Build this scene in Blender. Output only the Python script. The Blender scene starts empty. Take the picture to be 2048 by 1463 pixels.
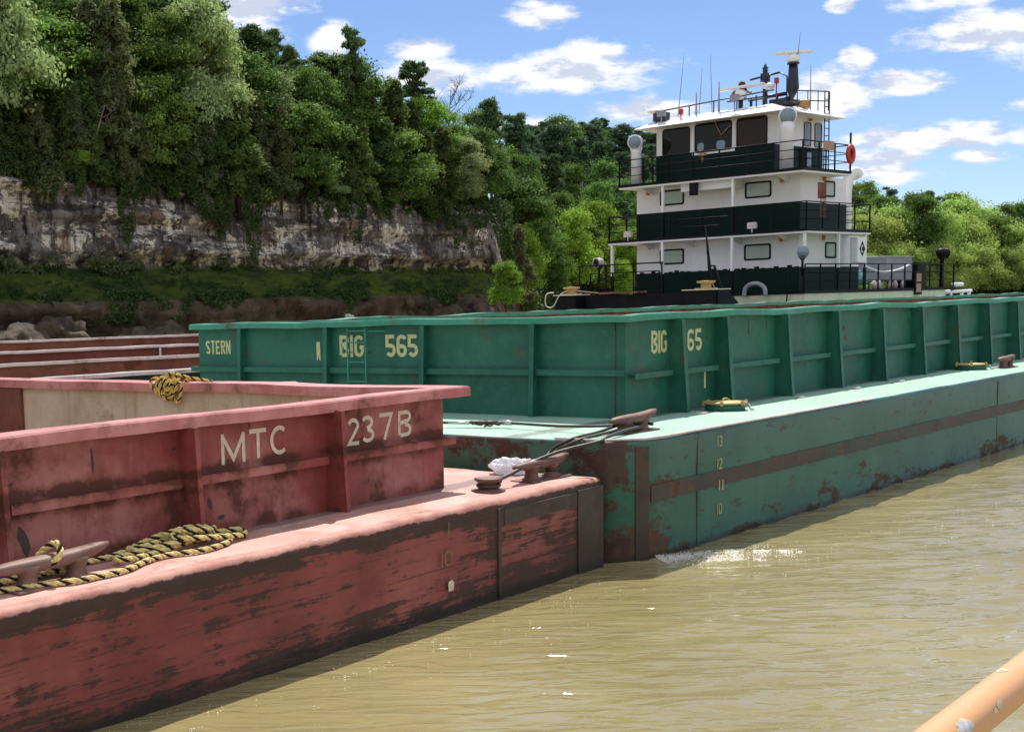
import bpy, bmesh, math, random
import numpy as np
from mathutils import Vector, Matrix, noise as mnoise
R = math.radians
sc = bpy.context.scene
COL = sc.collection

# ---------------------------------------------------------------- camera
CAMZ = 3.2532
PITCH, ROLL = 0.1271, -0.0295
cd = bpy.data.cameras.new('camera'); cam = bpy.data.objects.new('camera', cd); COL.objects.link(cam)
cd.sensor_fit = 'HORIZONTAL'; cd.sensor_width = 36.0
cd.lens = 2760.72 / 2048 * 36
cd.shift_x = (1024 - 636.7) / 2048
cd.shift_y = (970.0 - 731.5) / 2048
cd.clip_start = 0.1; cd.clip_end = 9000
fw = Vector((0, math.cos(PITCH), -math.sin(PITCH))); up0 = Vector((0, math.sin(PITCH), math.cos(PITCH))); x0 = Vector((1, 0, 0))
rt = x0*math.cos(ROLL) + up0*math.sin(ROLL); up = -x0*math.sin(ROLL) + up0*math.cos(ROLL)
M = Matrix((rt, up, -fw)).transposed().to_4x4(); M.translation = Vector((0, 0, CAMZ))
cam.matrix_world = M
sc.camera = cam

# ---------------------------------------------------------------- light
SUN_EL = R(54); SUN_AZ = math.atan2(.202, .979)
sd = bpy.data.lights.new('sun', 'SUN'); sd.energy = 4.6; sd.angle = R(0.5); sd.color = (1, .955, .88)
sun = bpy.data.objects.new('sun', sd); COL.objects.link(sun)
to_sun = Vector((math.sin(SUN_AZ)*math.cos(SUN_EL), math.cos(SUN_AZ)*math.cos(SUN_EL), math.sin(SUN_EL)))
sun.rotation_euler = to_sun.to_track_quat('Z', 'Y').to_euler()
sc.view_settings.view_transform = 'Standard'; sc.view_settings.look = 'None'
sc.view_settings.exposure = 0.27; sc.view_settings.gamma = 1
sc.cycles.max_bounces = 8; sc.cycles.transparent_max_bounces = 8
sc.cycles.diffuse_bounces = 3; sc.cycles.glossy_bounces = 3; sc.cycles.sample_clamp_indirect = 6

# ---------------------------------------------------------------- node helper
class NT:
    def __init__(s, tree): s.t = tree; s.n = tree.nodes; s.l = tree.links
    def new(s, typ, **kw):
        n = s.n.new(typ)
        for k, v in kw.items(): setattr(n, k, v)
        return n
    def put(s, sock, v):
        if hasattr(v, 'links') or isinstance(v, bpy.types.NodeSocket): s.l.new(v, sock)
        elif v is not None: sock.default_value = v
    def math(s, op, a, b=None, c=None, clamp=False):
        n = s.new('ShaderNodeMath', operation=op); n.use_clamp = clamp
        s.put(n.inputs[0], a); s.put(n.inputs[1], b)
        if c is not None: s.put(n.inputs[2], c)
        return n.outputs[0]
    def vmath(s, op, a, b=None, out=0):
        n = s.new('ShaderNodeVectorMath', operation=op); s.put(n.inputs[0], a); s.put(n.inputs[1], b); return n.outputs[out]
    def noise(s, vec, scale, detail=4, rough=.55, out=0, dist=0.0, stretch=None):
        if stretch: vec = s.vmath('MULTIPLY', vec, stretch)
        n = s.new('ShaderNodeTexNoise'); s.put(n.inputs['Vector'], vec); n.inputs['Scale'].default_value = scale
        n.inputs['Detail'].default_value = detail; n.inputs['Roughness'].default_value = rough; n.inputs['Distortion'].default_value = dist
        return n.outputs[out]
    def ramp(s, v, lo, hi, a=0.0, b=1.0, smooth=True):
        n = s.new('ShaderNodeMapRange'); n.interpolation_type = 'SMOOTHSTEP' if smooth else 'LINEAR'
        s.put(n.inputs[0], v); n.inputs[1].default_value = lo; n.inputs[2].default_value = hi; n.inputs[3].default_value = a; n.inputs[4].default_value = b
        return n.outputs[0]
    def mix(s, f, a, b, mode='MIX'):
        n = s.new('ShaderNodeMix', data_type='RGBA', blend_type=mode); s.put(n.inputs[0], f)
        s.put(n.inputs[6], col4(a)); s.put(n.inputs[7], col4(b)); return n.outputs[2]
    def bump(s, h, strength=.3, dist=.02, normal=None):
        n = s.new('ShaderNodeBump'); n.inputs['Strength'].default_value = strength; n.inputs['Distance'].default_value = dist
        s.put(n.inputs['Height'], h)
        if normal is not None: s.put(n.inputs['Normal'], normal)
        return n.outputs[0]
    def sep(s, v):
        n = s.new('ShaderNodeSeparateXYZ'); s.put(n.inputs[0], v); return n.outputs
def col4(c):
    if isinstance(c, (tuple, list)) and len(c) == 3: return (c[0], c[1], c[2], 1.0)
    return c
def mat(name):
    m = bpy.data.materials.new(name); m.use_nodes = True; m.node_tree.nodes.clear()
    t = NT(m.node_tree); out = t.new('ShaderNodeOutputMaterial'); p = t.new('ShaderNodeBsdfPrincipled')
    t.l.new(p.outputs[0], out.inputs[0]); return m, t, p, out
def simple(name, c, rough=.5, metal=0.0, var=.12, scale=6, bump=0.0, spec=.5):
    m, t, p, o = mat(name); co = t.new('ShaderNodeTexCoord').outputs['Object']
    n = t.noise(co, scale, 5); k = t.ramp(n, .3, .7)
    t.put(p.inputs['Base Color'], t.mix(k, tuple(x*(1-var) for x in c), tuple(min(1, x*(1+var)) for x in c)))
    p.inputs['Roughness'].default_value = rough; p.inputs['Metallic'].default_value = metal
    p.inputs['Specular IOR Level'].default_value = spec
    if bump: t.put(p.inputs['Normal'], t.bump(n, bump, .01))
    return m

# ---------------------------------------------------------------- sky with clouds
w = bpy.data.worlds.new('World'); sc.world = w; w.use_nodes = True; w.node_tree.nodes.clear(); t = NT(w.node_tree)
sky = t.new('ShaderNodeTexSky'); sky.sky_type = 'NISHITA'; sky.sun_disc = False
sky.sun_elevation = SUN_EL; sky.sun_rotation = SUN_AZ; sky.air_density = 1.0; sky.dust_density = 0.15; sky.ozone_density = 4.0; sky.altitude = 900
bg = t.new('ShaderNodeBackground'); bg.inputs[1].default_value = 0.095
t.put(bg.inputs[0], t.mix(1.0, sky.outputs[0], (.86, .885, 1.0), 'MULTIPLY'))
geo = t.new('ShaderNodeTexCoord').outputs['Generated']
X, Y, Z = t.sep(geo)
Ya = t.math('MAXIMUM', Y, .05)
cx = t.math('DIVIDE', X, Ya); cz = t.math('DIVIDE', Z, Ya)
comb = t.new('ShaderNodeCombineXYZ'); t.put(comb.inputs[0], cx); t.put(comb.inputs[1], cz)
P2 = comb.outputs[0]
# clouds standing over the river valley: (bearing, height, half width, half height) as tangents
CL = [(.18,.160,.095,.017),(.20,.168,.03,.018),(.09,.160,.055,.020),(.085,.178,.035,.012),(.44,.106,.085,.010),(.40,.085,.06,.009),(.168,.2,.032,.012),(.21,.222,.085,.011),(-.035,.208,.05,.024),(.018,.186,.018,.018),
      (.452,.212,.095,.020),(.485,.178,.075,.022),(.385,.163,.015,.011),(.37,.142,.03,.022),(.425,.145,.04,.012),
      (.46,.108,.062,.013),(.475,.094,.028,.008),(.41,.094,.042,.010),(.41,.08,.026,.006),(.375,.2,.014,.008),
      (.235,.132,.05,.012),(-.2,.22,.12,.03),(.62,.16,.1,.03),(.8,.22,.12,.03),(-.5,.2,.16,.04),(.16,.12,.06,.01),(.52,.13,.03,.008)]
mask = None
for a, b, sa, sb in CL:
    d = t.vmath('MULTIPLY', t.vmath('SUBTRACT', P2, (a, b, 0)), (1/sa, 1/sb, 0))
    L = t.vmath('LENGTH', d, out=1)
    v = t.math('MULTIPLY', t.math('SUBTRACT', 1.0, L), 1.25)
    mask = v if mask is None else t.math('SMOOTH_MAX', mask, v, .12)
n1 = t.noise(P2, 14, 10, .62, stretch=(1, 3.0, 1)); n2 = t.noise(P2, 60, 6, .6, stretch=(1, 1.6, 1))
dens = t.math('ADD', mask, t.math('MULTIPLY', t.math('SUBTRACT', n1, .5), 2.5))
dens = t.math('ADD', dens, t.math('MULTIPLY', t.math('SUBTRACT', n2, .5), .8))
# elsewhere round the horizon: broken cumulus, thickened unseen behind the camera as added fill light
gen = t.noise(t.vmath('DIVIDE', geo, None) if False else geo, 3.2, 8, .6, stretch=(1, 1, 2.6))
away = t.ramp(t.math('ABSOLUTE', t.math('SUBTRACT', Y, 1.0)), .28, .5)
behind = t.ramp(Y, .35, -.2)  # extra cloud out of view, added to brighten faces turned to the camera
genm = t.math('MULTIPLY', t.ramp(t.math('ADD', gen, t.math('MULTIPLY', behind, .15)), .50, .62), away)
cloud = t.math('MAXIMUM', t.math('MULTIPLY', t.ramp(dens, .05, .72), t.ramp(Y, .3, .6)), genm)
cloud = t.math('MULTIPLY', cloud, t.ramp(Z, .0, .06))
n1b = t.noise(t.vmath('ADD', P2, (0, .008, 0)), 14, 10, .62, stretch=(1, 3.0, 1))
lit = t.ramp(t.math('ADD', t.math('SUBTRACT', n1, n1b), t.math('MULTIPLY', t.math('SUBTRACT', n2, .5), .12)), -.10, .03)
ccol = t.mix(lit, (.60, .64, .77), (.95, .95, .97))
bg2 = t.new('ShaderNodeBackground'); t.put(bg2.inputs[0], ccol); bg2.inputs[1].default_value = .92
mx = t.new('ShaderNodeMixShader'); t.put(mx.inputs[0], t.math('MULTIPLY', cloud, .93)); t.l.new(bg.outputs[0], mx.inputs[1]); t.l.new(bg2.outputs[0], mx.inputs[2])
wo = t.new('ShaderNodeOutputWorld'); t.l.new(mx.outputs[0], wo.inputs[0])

# ---------------------------------------------------------------- objects and meshes
def tag(o, label=None, cat=None, group=None, kind=None):
    if label: o['label'] = label
    if cat: o['category'] = cat
    if group: o['group'] = group
    if kind: o['kind'] = kind
    return o
def empty(name, loc=(0, 0, 0), rz=0, label=None, cat=None, group=None):
    o = bpy.data.objects.new(name, None); COL.objects.link(o); o.location = loc; o.rotation_euler = (0, 0, rz)
    o.empty_display_size = .3
    return tag(o, label, cat, group)
class MB:
    def __init__(s): s.v = []; s.f = []; s.sm = []; s.mi = []
    def add(s, vs, fs, smooth=False, mi=0):
        o = len(s.v); s.v += [tuple(p) for p in vs]
        for f in fs: s.f.append(tuple(i+o for i in f)); s.sm.append(smooth); s.mi.append(mi)
    def box(s, a, b, mi=0):
        x0, y0, z0 = a; x1, y1, z1 = b
        s.add([(x0,y0,z0),(x1,y0,z0),(x1,y1,z0),(x0,y1,z0),(x0,y0,z1),(x1,y0,z1),(x1,y1,z1),(x0,y1,z1)],
              [(0,3,2,1),(4,5,6,7),(0,1,5,4),(1,2,6,5),(2,3,7,6),(3,0,4,7)], False, mi)
    def rbox(s, a, b, r=.02, mi=0):      # box with chamfered vertical and horizontal edges
        bm = bmesh.new(); bmesh.ops.create_cube(bm, size=1)
        c = [(a[i]+b[i])/2 for i in range(3)]; d = [abs(b[i]-a[i]) for i in range(3)]
        for v in bm.verts: v.co = Vector((v.co.x*d[0]+c[0], v.co.y*d[1]+c[1], v.co.z*d[2]+c[2]))
        bmesh.ops.bevel(bm, geom=list(bm.edges), offset=min(r, min(d)*.45), segments=2, affect='EDGES')
        s.bm(bm, mi)
    def bm(s, bm, mi=0, smooth=False):
        bm.verts.index_update(); s.add([v.co[:] for v in bm.verts], [[v.index for v in f.verts] for f in bm.faces], smooth, mi); bm.free()
    def tube(s, pts, r, n=8, mi=0, cap=True, smooth=True):
        pts = [Vector(p) for p in pts]; m = len(pts); rr = r if isinstance(r, (list, tuple)) else [r]*m
        vs = []; prev = None
        for i, p in enumerate(pts):
            d = (pts[min(i+1, m-1)] - pts[max(i-1, 0)]); d = d.normalized() if d.length > 1e-9 else Vector((0, 0, 1))
            if prev is None:
                a = Vector((0, 0, 1)) if abs(d.z) < .9 else Vector((1, 0, 0)); u = d.cross(a).normalized()
            else: u = (prev - d*prev.dot(d)).normalized()
            prev = u; w_ = d.cross(u)
            for k in range(n):
                th = 2*math.pi*k/n; vs.append(p + (u*math.cos(th) + w_*math.sin(th))*rr[i])
        fs = [(i*n+k, i*n+(k+1) % n, (i+1)*n+(k+1) % n, (i+1)*n+k) for i in range(m-1) for k in range(n)]
        if cap: fs += [tuple(range(n))[::-1], tuple((m-1)*n+k for k in range(n))]
        s.add(vs, fs, smooth, mi)
    def rod(s, a, b, r, n=8, mi=0): s.tube([a, b], r, n, mi)
    def lathe(s, c, prof, n=24, axis='z', mi=0, smooth=True):
        vs = []
        for r_, h in prof:
            for k in range(n):
                th = 2*math.pi*k/n; x, y, z = r_*math.cos(th), r_*math.sin(th), h
                if axis == 'x': x, y, z = z, x, y
                if axis == 'y': x, y, z = x, z, y
                vs.append((c[0]+x, c[1]+y, c[2]+z))
        m = len(prof); fs = [(i*n+k, i*n+(k+1) % n, (i+1)*n+(k+1) % n, (i+1)*n+k) for i in range(m-1) for k in range(n)]
        fs += [tuple(range(n))[::-1], tuple((m-1)*n+k for k in range(n))]
        s.add(vs, fs, smooth, mi)
    def prism(s, poly, z0, z1, mi=0):
        n = len(poly); vs = [(x, y, z0) for x, y in poly] + [(x, y, z1) for x, y in poly]
        s.add(vs, [tuple(range(n))[::-1], tuple(range(n, 2*n))] + [(i, (i+1) % n, n+(i+1) % n, n+i) for i in range(n)], False, mi)
    def build(s, name, m, parent=None, loc=None, rz=None):
        me = bpy.data.meshes.new(name); me.from_pydata(s.v, [], s.f)
        ms = m if isinstance(m, (list, tuple)) else [m]
        for x in ms: me.materials.append(x)
        me.polygons.foreach_set('use_smooth', s.sm); me.polygons.foreach_set('material_index', s.mi); me.update()
        bm = bmesh.new(); bm.from_mesh(me); bmesh.ops.recalc_face_normals(bm, faces=bm.faces); bm.to_mesh(me); bm.free()
        o = bpy.data.objects.new(name, me); COL.objects.link(o)
        if parent: o.parent = parent
        if loc is not None: o.location = loc
        if rz is not None: o.rotation_euler = (0, 0, rz)
        return o
def frame(o, th):
    return Vector((o[0], o[1], 0)), Vector((math.cos(th), math.sin(th), 0)), Vector((-math.sin(th), math.cos(th), 0))
def wpt(F, a, t_, z): return F[0] + F[1]*a + F[2]*t_ + Vector((0, 0, z))
def spline(pts, n=8, closed=False):
    pts = [Vector(p) for p in pts]; N = len(pts); out = []
    for i in range(N if closed else N-1):
        g = (lambda j: pts[j % N]) if closed else (lambda j: pts[min(max(j, 0), N-1)])
        p0, p1, p2, p3 = g(i-1), g(i), g(i+1), g(i+2)
        for k in range(n):
            u = k/n; out.append(.5*((2*p1) + (p2-p0)*u + (2*p0-5*p1+4*p2-p3)*u*u + (3*p1-p0-3*p2+p3)*u**3))
    if not closed: out.append(pts[-1])
    return out
def fnoise(p, o=4): return mnoise.fractal(Vector(p), 1.0, 2.0, o)
PXF = lambda px: math.atan((px-637)/2760.0)     # bearing of a map column (used for the lie of the far bank)
rng = random.Random(7)
# ---------------------------------------------------------------- materials
def paint(name, base, base2, rust=(.10,.035,.018), dark=(.03,.024,.02), amt=.5, scr=.5, rough=.55, stretch=(1,1,1), low=None, streak=.3, spec=.4, fade=None, bands=(), ydirt=None):
    """old painted steel: colour drift, rust patches, drips, scrapes"""
    m, t, p, o = mat(name); co = t.new('ShaderNodeTexCoord').outputs['Object']
    x, y, z = t.sep(co)
    c = t.mix(t.ramp(t.noise(co, .9, 5), .35, .65), base, base2)
    c = t.mix(t.math('MULTIPLY', t.ramp(t.noise(co, 5, 7, .7), .4, .8), .35), c, tuple(min(1, v*1.5+.02) for v in base2))
    if fade: c = t.mix(t.math('MULTIPLY', t.ramp(t.noise(t.vmath('ADD', co, (7, 3, 1)), .8, 7, .6), .47, .66), .8), c, fade)
    drip = t.ramp(t.noise(co, 1.0, 6, .6, stretch=(11, 11, .6)), .52, .74)
    c = t.mix(t.math('MULTIPLY', drip, streak), c, rust)
    pr = t.noise(t.vmath('ADD', co, (3.1, 9.7, 1.3)), 1.4, 9, .68)
    for bz, bw, bs in bands:      # dirt and rust gathered along ledges
        pr = t.math('ADD', pr, t.math('MULTIPLY', t.ramp(t.math('ABSOLUTE', t.math('SUBTRACT', z, bz)), bw, 0.0), bs))
    rm = t.ramp(pr, .645-.16*amt, .725-.13*amt)
    halo = t.math('MULTIPLY', t.ramp(pr, .57-.16*amt, .66-.16*amt), .55)
    c = t.mix(halo, c, tuple(v*.5+w_*.5 for v, w_ in zip((.20,.065,.03), base)))
    c = t.mix(t.math('MULTIPLY', rm, .85), c, rust)
    sc1 = t.noise(t.vmath('ADD', co, (1.7, 4.2, 8.8)), 2.2, 9, .72, stretch=stretch)
    sm = t.ramp(sc1, .70-.14*scr, .735-.14*scr)
    c = t.mix(t.math('MULTIPLY', sm, .9), c, dark)
    if ydirt:      # grit lying along the foot of the coaming
        gd = t.math('ADD', t.ramp(t.math('ABSOLUTE', t.math('SUBTRACT', y, ydirt[0])), ydirt[1], 0.0), t.math('MULTIPLY', t.math('SUBTRACT', t.noise(co, 2.2, 9, .72, stretch=(.5, 1, 1)), .5), 2.2))
        c = t.mix(t.math('MULTIPLY', t.ramp(gd, .45, .8), .8), c, ydirt[2])
        sp = t.ramp(t.noise(t.vmath('ADD', co, (4, 4, 4)), 3.0, 9, .75), .62, .66); c = t.mix(t.math('MULTIPLY', sp, .55), c, ydirt[2])
    if low is not None:      # wet, worn and dirty strip at the waterline
        lm = t.ramp(t.math('ADD', z, t.math('MULTIPLY', t.math('SUBTRACT', t.noise(co, 1.6, 7, .7, stretch=(1, 1, .6)), .5), .9)), low, low*.2)
        c = t.mix(t.math('MULTIPLY', lm, .8), c, (.045, .03, .022))
        wet = t.ramp(t.math('ADD', z, t.math('MULTIPLY', t.noise(co, 3, 4), .08)), .13, .05)
        c = t.mix(t.math('MULTIPLY', wet, .75), c, (.016, .014, .010))
    t.put(p.inputs['Base Color'], c)
    t.put(p.inputs['Roughness'], t.math('ADD', rough, t.math('MULTIPLY', rm, .25)))
    p.inputs['Specular IOR Level'].default_value = spec
    h = t.math('ADD', t.math('MULTIPLY', pr, .6), t.math('ADD', t.math('MULTIPLY', t.math('ADD', rm, sm), -.15), t.math('MULTIPLY', t.noise(co, 1.1, 2), 1.6)))
    t.put(p.inputs['Normal'], t.bump(h, .45, .03))
    return m
GRN = (.008, .110, .078); GRN2 = (.016, .150, .100)
M = {}
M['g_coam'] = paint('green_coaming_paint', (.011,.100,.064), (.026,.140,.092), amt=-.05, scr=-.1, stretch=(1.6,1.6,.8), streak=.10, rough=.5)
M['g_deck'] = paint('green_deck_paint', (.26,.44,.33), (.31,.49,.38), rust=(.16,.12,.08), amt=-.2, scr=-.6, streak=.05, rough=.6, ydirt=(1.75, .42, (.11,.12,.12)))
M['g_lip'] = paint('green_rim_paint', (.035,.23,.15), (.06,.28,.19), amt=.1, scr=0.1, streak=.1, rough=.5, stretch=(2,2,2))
M['g_in'] = paint('rusty_hold_steel', (.16,.06,.04), (.24,.11,.08), amt=.9, scr=.5, rough=.8, streak=.5)
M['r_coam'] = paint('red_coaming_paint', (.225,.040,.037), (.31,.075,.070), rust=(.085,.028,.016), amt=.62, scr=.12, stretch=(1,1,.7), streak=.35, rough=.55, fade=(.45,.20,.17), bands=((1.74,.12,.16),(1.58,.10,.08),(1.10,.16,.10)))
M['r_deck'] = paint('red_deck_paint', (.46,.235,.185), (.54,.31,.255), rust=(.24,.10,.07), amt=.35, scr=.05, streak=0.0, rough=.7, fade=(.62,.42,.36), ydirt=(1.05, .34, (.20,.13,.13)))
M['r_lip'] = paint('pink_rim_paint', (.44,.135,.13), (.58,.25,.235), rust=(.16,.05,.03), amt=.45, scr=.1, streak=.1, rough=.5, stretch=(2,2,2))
M['cream'] = paint('cream_hold_paint', (.46,.33,.24), (.56,.43,.33), rust=(.20,.08,.05), amt=.0, scr=-.1, stretch=(6,6,.8), streak=.45, rough=.7)
M['brown'] = paint('brown_barge_paint', (.13,.040,.028), (.19,.066,.045), amt=.6, scr=.1, rough=.75, streak=.4)
M['redbrown'] = paint('dark_red_barge_paint', (.13,.028,.020), (.19,.046,.034), amt=.4, scr=.0, rough=.7)
M['paleedge'] = paint('pale_worn_rim', (.55,.45,.45), (.66,.56,.57), rust=(.2,.07,.05), amt=.25, scr=.0, rough=.6, stretch=(2,2,2))
M['blackhull'] = paint('black_hull_paint', (.02,.018,.018), (.03,.03,.03), amt=.2, scr=.0, rough=.5)
M['steel'] = paint('worn_rusty_steel', (.13,.066,.052), (.21,.115,.095), rust=(.06,.025,.015), amt=.6, scr=.0, rough=.6, stretch=(4,4,4), streak=0)
M['darkplate'] = paint('scuffed_dark_plate', (.045,.032,.026), (.075,.055,.045), rust=(.12,.05,.03), amt=.2, scr=.1, rough=.6, stretch=(3,3,.5), low=.5)
M['rub'] = paint('scuffed_rub_rail', (.040,.030,.025), (.062,.046,.038), rust=(.09,.04,.025), amt=.2, scr=.2, fade=(.025,.075,.055), rough=.55, stretch=(1,1,8))
M['cream_stencil'] = simple('pale_yellow_stencil_paint', (.58,.56,.27), .6, var=.1, scale=20)
M['white_stencil'] = simple('cream_white_lettering_paint', (.64,.56,.44), .6, var=.12, scale=16)
M['yellow'] = paint('worn_yellow_paint', (.42,.28,.07), (.52,.38,.15), rust=(.12,.05,.02), amt=.4, scr=.2, rough=.5, stretch=(5,5,5))
M['wire'] = simple('steel_wire_rope', (.07,.06,.05), .5, .5, .4, 60, .5)
M['zinc'] = simple('pale_zinc_steel', (.55,.54,.52), .4, .5, .2, 30)
M['chain'] = simple('rusty_chain', (.10,.07,.05), .6, .4, .3, 40)

def hull_green():
    m, t, p, o = mat('green_hull_paint'); co = t.new('ShaderNodeTexCoord').outputs['Object']; x, y, z = t.sep(co)
    c = t.mix(t.ramp(t.noise(co, .55, 5), .35, .65), (.010,.090,.056), (.026,.130,.084))
    c = t.mix(t.math('MULTIPLY', t.ramp(t.noise(co, 7, 6, .7, stretch=(.5, .5, 3)), .45, .8), .35), c, (.055,.165,.125))
    # greyer, scuffed higher up the side
    c = t.mix(t.math('MULTIPLY', t.ramp(t.math('ADD', z, t.math('MULTIPLY', t.noise(co, .8, 4), .5)), 1.1, 1.7), .45), c, (.075,.125,.10))
    drip = t.ramp(t.noise(co, 1.0, 6, .6, stretch=(6, 6, .8)), .56, .75)
    c = t.mix(t.math('MULTIPLY', drip, .38), c, (.055,.035,.022))
    # rust patches rising from the waterline and near the corner
    n = t.noise(t.vmath('ADD', co, (2, 5, 1)), 1.5, 11, .76, stretch=(.6, 1, 1.5))
    lowm = t.ramp(z, .6, .0); cor = t.ramp(x, 1.3, .1)
    k = t.math('ADD', n, t.math('ADD', t.math('MULTIPLY', lowm, .13), t.math('MULTIPLY', cor, .10)))
    rm = t.ramp(k, .635, .675)
    c = t.mix(t.math('MULTIPLY', rm, .85), c, t.mix(t.noise(co, 9, 4), (.040,.020,.014), (.15,.05,.028)))
    s1 = t.noise(t.vmath('ADD', co, (1.7, 4.2, 8.8)), 3.4, 9, .74, stretch=(.8, 1, 3)); s2 = t.noise(t.vmath('ADD', co, (9, 1, 4)), 1.2, 3, .5)
    sm = t.math('MULTIPLY', t.ramp(s1, .565, .60), t.ramp(s2, .42, .56))
    c = t.mix(t.math('MULTIPLY', sm, .9), c, (.028,.024,.020))
    lines = t.ramp(t.noise(t.vmath('ADD', co, (5, 2, 4)), 1.5, 8, .78, stretch=(.8, 1, 14)), .60, .65)
    c = t.mix(t.math('MULTIPLY', lines, .7), c, (.05,.045,.035))
    wet = t.ramp(t.math('ADD', z, t.math('MULTIPLY', t.noise(co, 2.2, 5), .16)), .2, .1)
    c = t.mix(t.math('MULTIPLY', wet, .85), c, (.014,.014,.010))
    # stern plate behind the corner is mostly scuffed bare
    st = t.math('MULTIPLY', t.ramp(x, .0, -.05), t.ramp(t.noise(t.vmath('ADD', co, (0, 3, 2)), 1.3, 9, .7), .53, .58))
    c = t.mix(t.math('MULTIPLY', st, .93), c, t.mix(t.noise(co, 5, 4), (.035,.018,.013), (.075,.03,.022)))
    t.put(p.inputs['Base Color'], c); t.put(p.inputs['Roughness'], t.ramp(rm, 0, 1, .42, .75)); p.inputs['Specular IOR Level'].default_value = .4
    h = t.math('ADD', t.math('MULTIPLY', n, .5), t.math('MULTIPLY', t.noise(co, .8, 2), 2.2))
    t.put(p.inputs['Normal'], t.bump(h, .4, .03)); return m
def hull_red():
    m, t, p, o = mat('red_hull_paint'); co = t.new('ShaderNodeTexCoord').outputs['Object']; x, y, z = t.sep(co)
    c = t.mix(t.ramp(t.noise(co, .7, 5), .35, .65), (.175,.030,.029), (.275,.060,.056))
    c = t.mix(t.math('MULTIPLY', t.ramp(t.noise(t.vmath('ADD', co, (1, 7, 4)), .6, 4), .52, .66), .55), c, (.40,.12,.10))
    c = t.mix(t.math('MULTIPLY', t.ramp(t.noise(co, 9, 6, .7, stretch=(.5, .5, 3)), .5, .8), .3), c, (.30,.12,.09))
    n = t.noise(t.vmath('ADD', co, (2, 5, 1)), 1.9, 10, .74); ns = t.noise(t.vmath('ADD', co, (4, 3, 9)), 2.4, 10, .76, stretch=(.5, 1, 6.5))
    top = t.ramp(z, .78, 1.0); endm = t.ramp(x, -3.2, -1.9); lowm = t.ramp(z, .45, .02)
    k = t.math('ADD', t.math('MULTIPLY', n, .85), t.math('SUBTRACT', t.math('MULTIPLY', ns, 1.05), .45))
    k = t.math('ADD', k, t.math('ADD', t.math('MULTIPLY', top, .26), t.math('ADD', t.math('MULTIPLY', endm, .10), t.math('MULTIPLY', lowm, .13))))
    rm = t.ramp(k, .58, .635)
    dk = t.mix(t.noise(co, 6, 6, .7), (.022,.017,.013), (.085,.045,.03))
    c = t.mix(t.math('MULTIPLY', rm, .95), c, dk)
    # orange-brown bleeding round the bare patches
    halo = t.math('MULTIPLY', t.ramp(k, .50, .585), t.math('SUBTRACT', 1.0, rm))
    c = t.mix(t.math('MULTIPLY', halo, .5), c, (.15,.05,.028))
    lines = t.ramp(t.noise(t.vmath('ADD', co, (5, 2, 4)), 1.3, 9, .80, stretch=(.5, 1, 20)), .555, .60)
    c = t.mix(t.math('MULTIPLY', lines, .75), c, (.035,.02,.015))
    wet = t.ramp(t.math('ADD', z, t.math('MULTIPLY', t.noise(co, 2.2, 5), .22)), .24, .12)
    c = t.mix(t.math('MULTIPLY', wet, .85), c, (.016,.012,.008))
    # the rolled deck edge is rubbed pale
    rim = t.ramp(t.math('ADD', z, t.math('MULTIPLY', t.math('SUBTRACT', t.noise(co, 2.4, 8, .72), .5), .14)), 1.025, 1.045)
    c = t.mix(rim, c, t.mix(t.ramp(t.noise(co, 3, 6, .7), .4, .65), (.52,.26,.20), (.40,.16,.12)))
    t.put(p.inputs['Base Color'], c); t.put(p.inputs['Roughness'], t.ramp(rm, 0, 1, .45, .7)); p.inputs['Specular IOR Level'].default_value = .4
    h = t.math('ADD', t.math('MULTIPLY', rm, -.25), t.math('ADD', t.math('MULTIPLY', n, .5), t.math('MULTIPLY', t.noise(co, .8, 2), 2.2)))
    t.put(p.inputs['Normal'], t.bump(h, .5, .03)); return m
M['g_hull'] = hull_green(); M['r_hull'] = hull_red()

# ---------------------------------------------------------------- river
def water_mat():
    m, t, p, o = mat('muddy_river_water'); co = t.new('ShaderNodeTexCoord').outputs['Object']
    n = t.noise(co, .25, 4); c = t.mix(t.ramp(n, .35, .7), (.275,.228,.098), (.34,.284,.130))
    t.put(p.inputs['Base Color'], c); p.inputs['Roughness'].default_value = .05; p.inputs['IOR'].default_value = 1.45
    p.inputs['Specular IOR Level'].default_value = .75
    h1 = t.noise(co, 2.6, 2.5, .45, stretch=(.5, 1.6, 1), dist=1.0); h2 = t.noise(co, 9, 3, .5, stretch=(.6, 1.3, 1), dist=.5)
    h = t.math('ADD', t.math('MULTIPLY', h1, 1.0), t.math('MULTIPLY', h2, .09))
    t.put(p.inputs['Normal'], t.bump(h, .85, .05)); return m
def axis(lo, hi, step, far, grow=1.12):
    c = list(np.arange(lo, hi, step)); s = step; v = hi
    up_ = []
    while v < far: up_.append(v); s *= grow; v += s
    up_.append(far); s = step; v = lo-step; dn = []
    while v > -far: dn.append(v); s *= grow; v -= s
    dn.append(-far)
    return np.array(dn[::-1] + c + up_)
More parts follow.
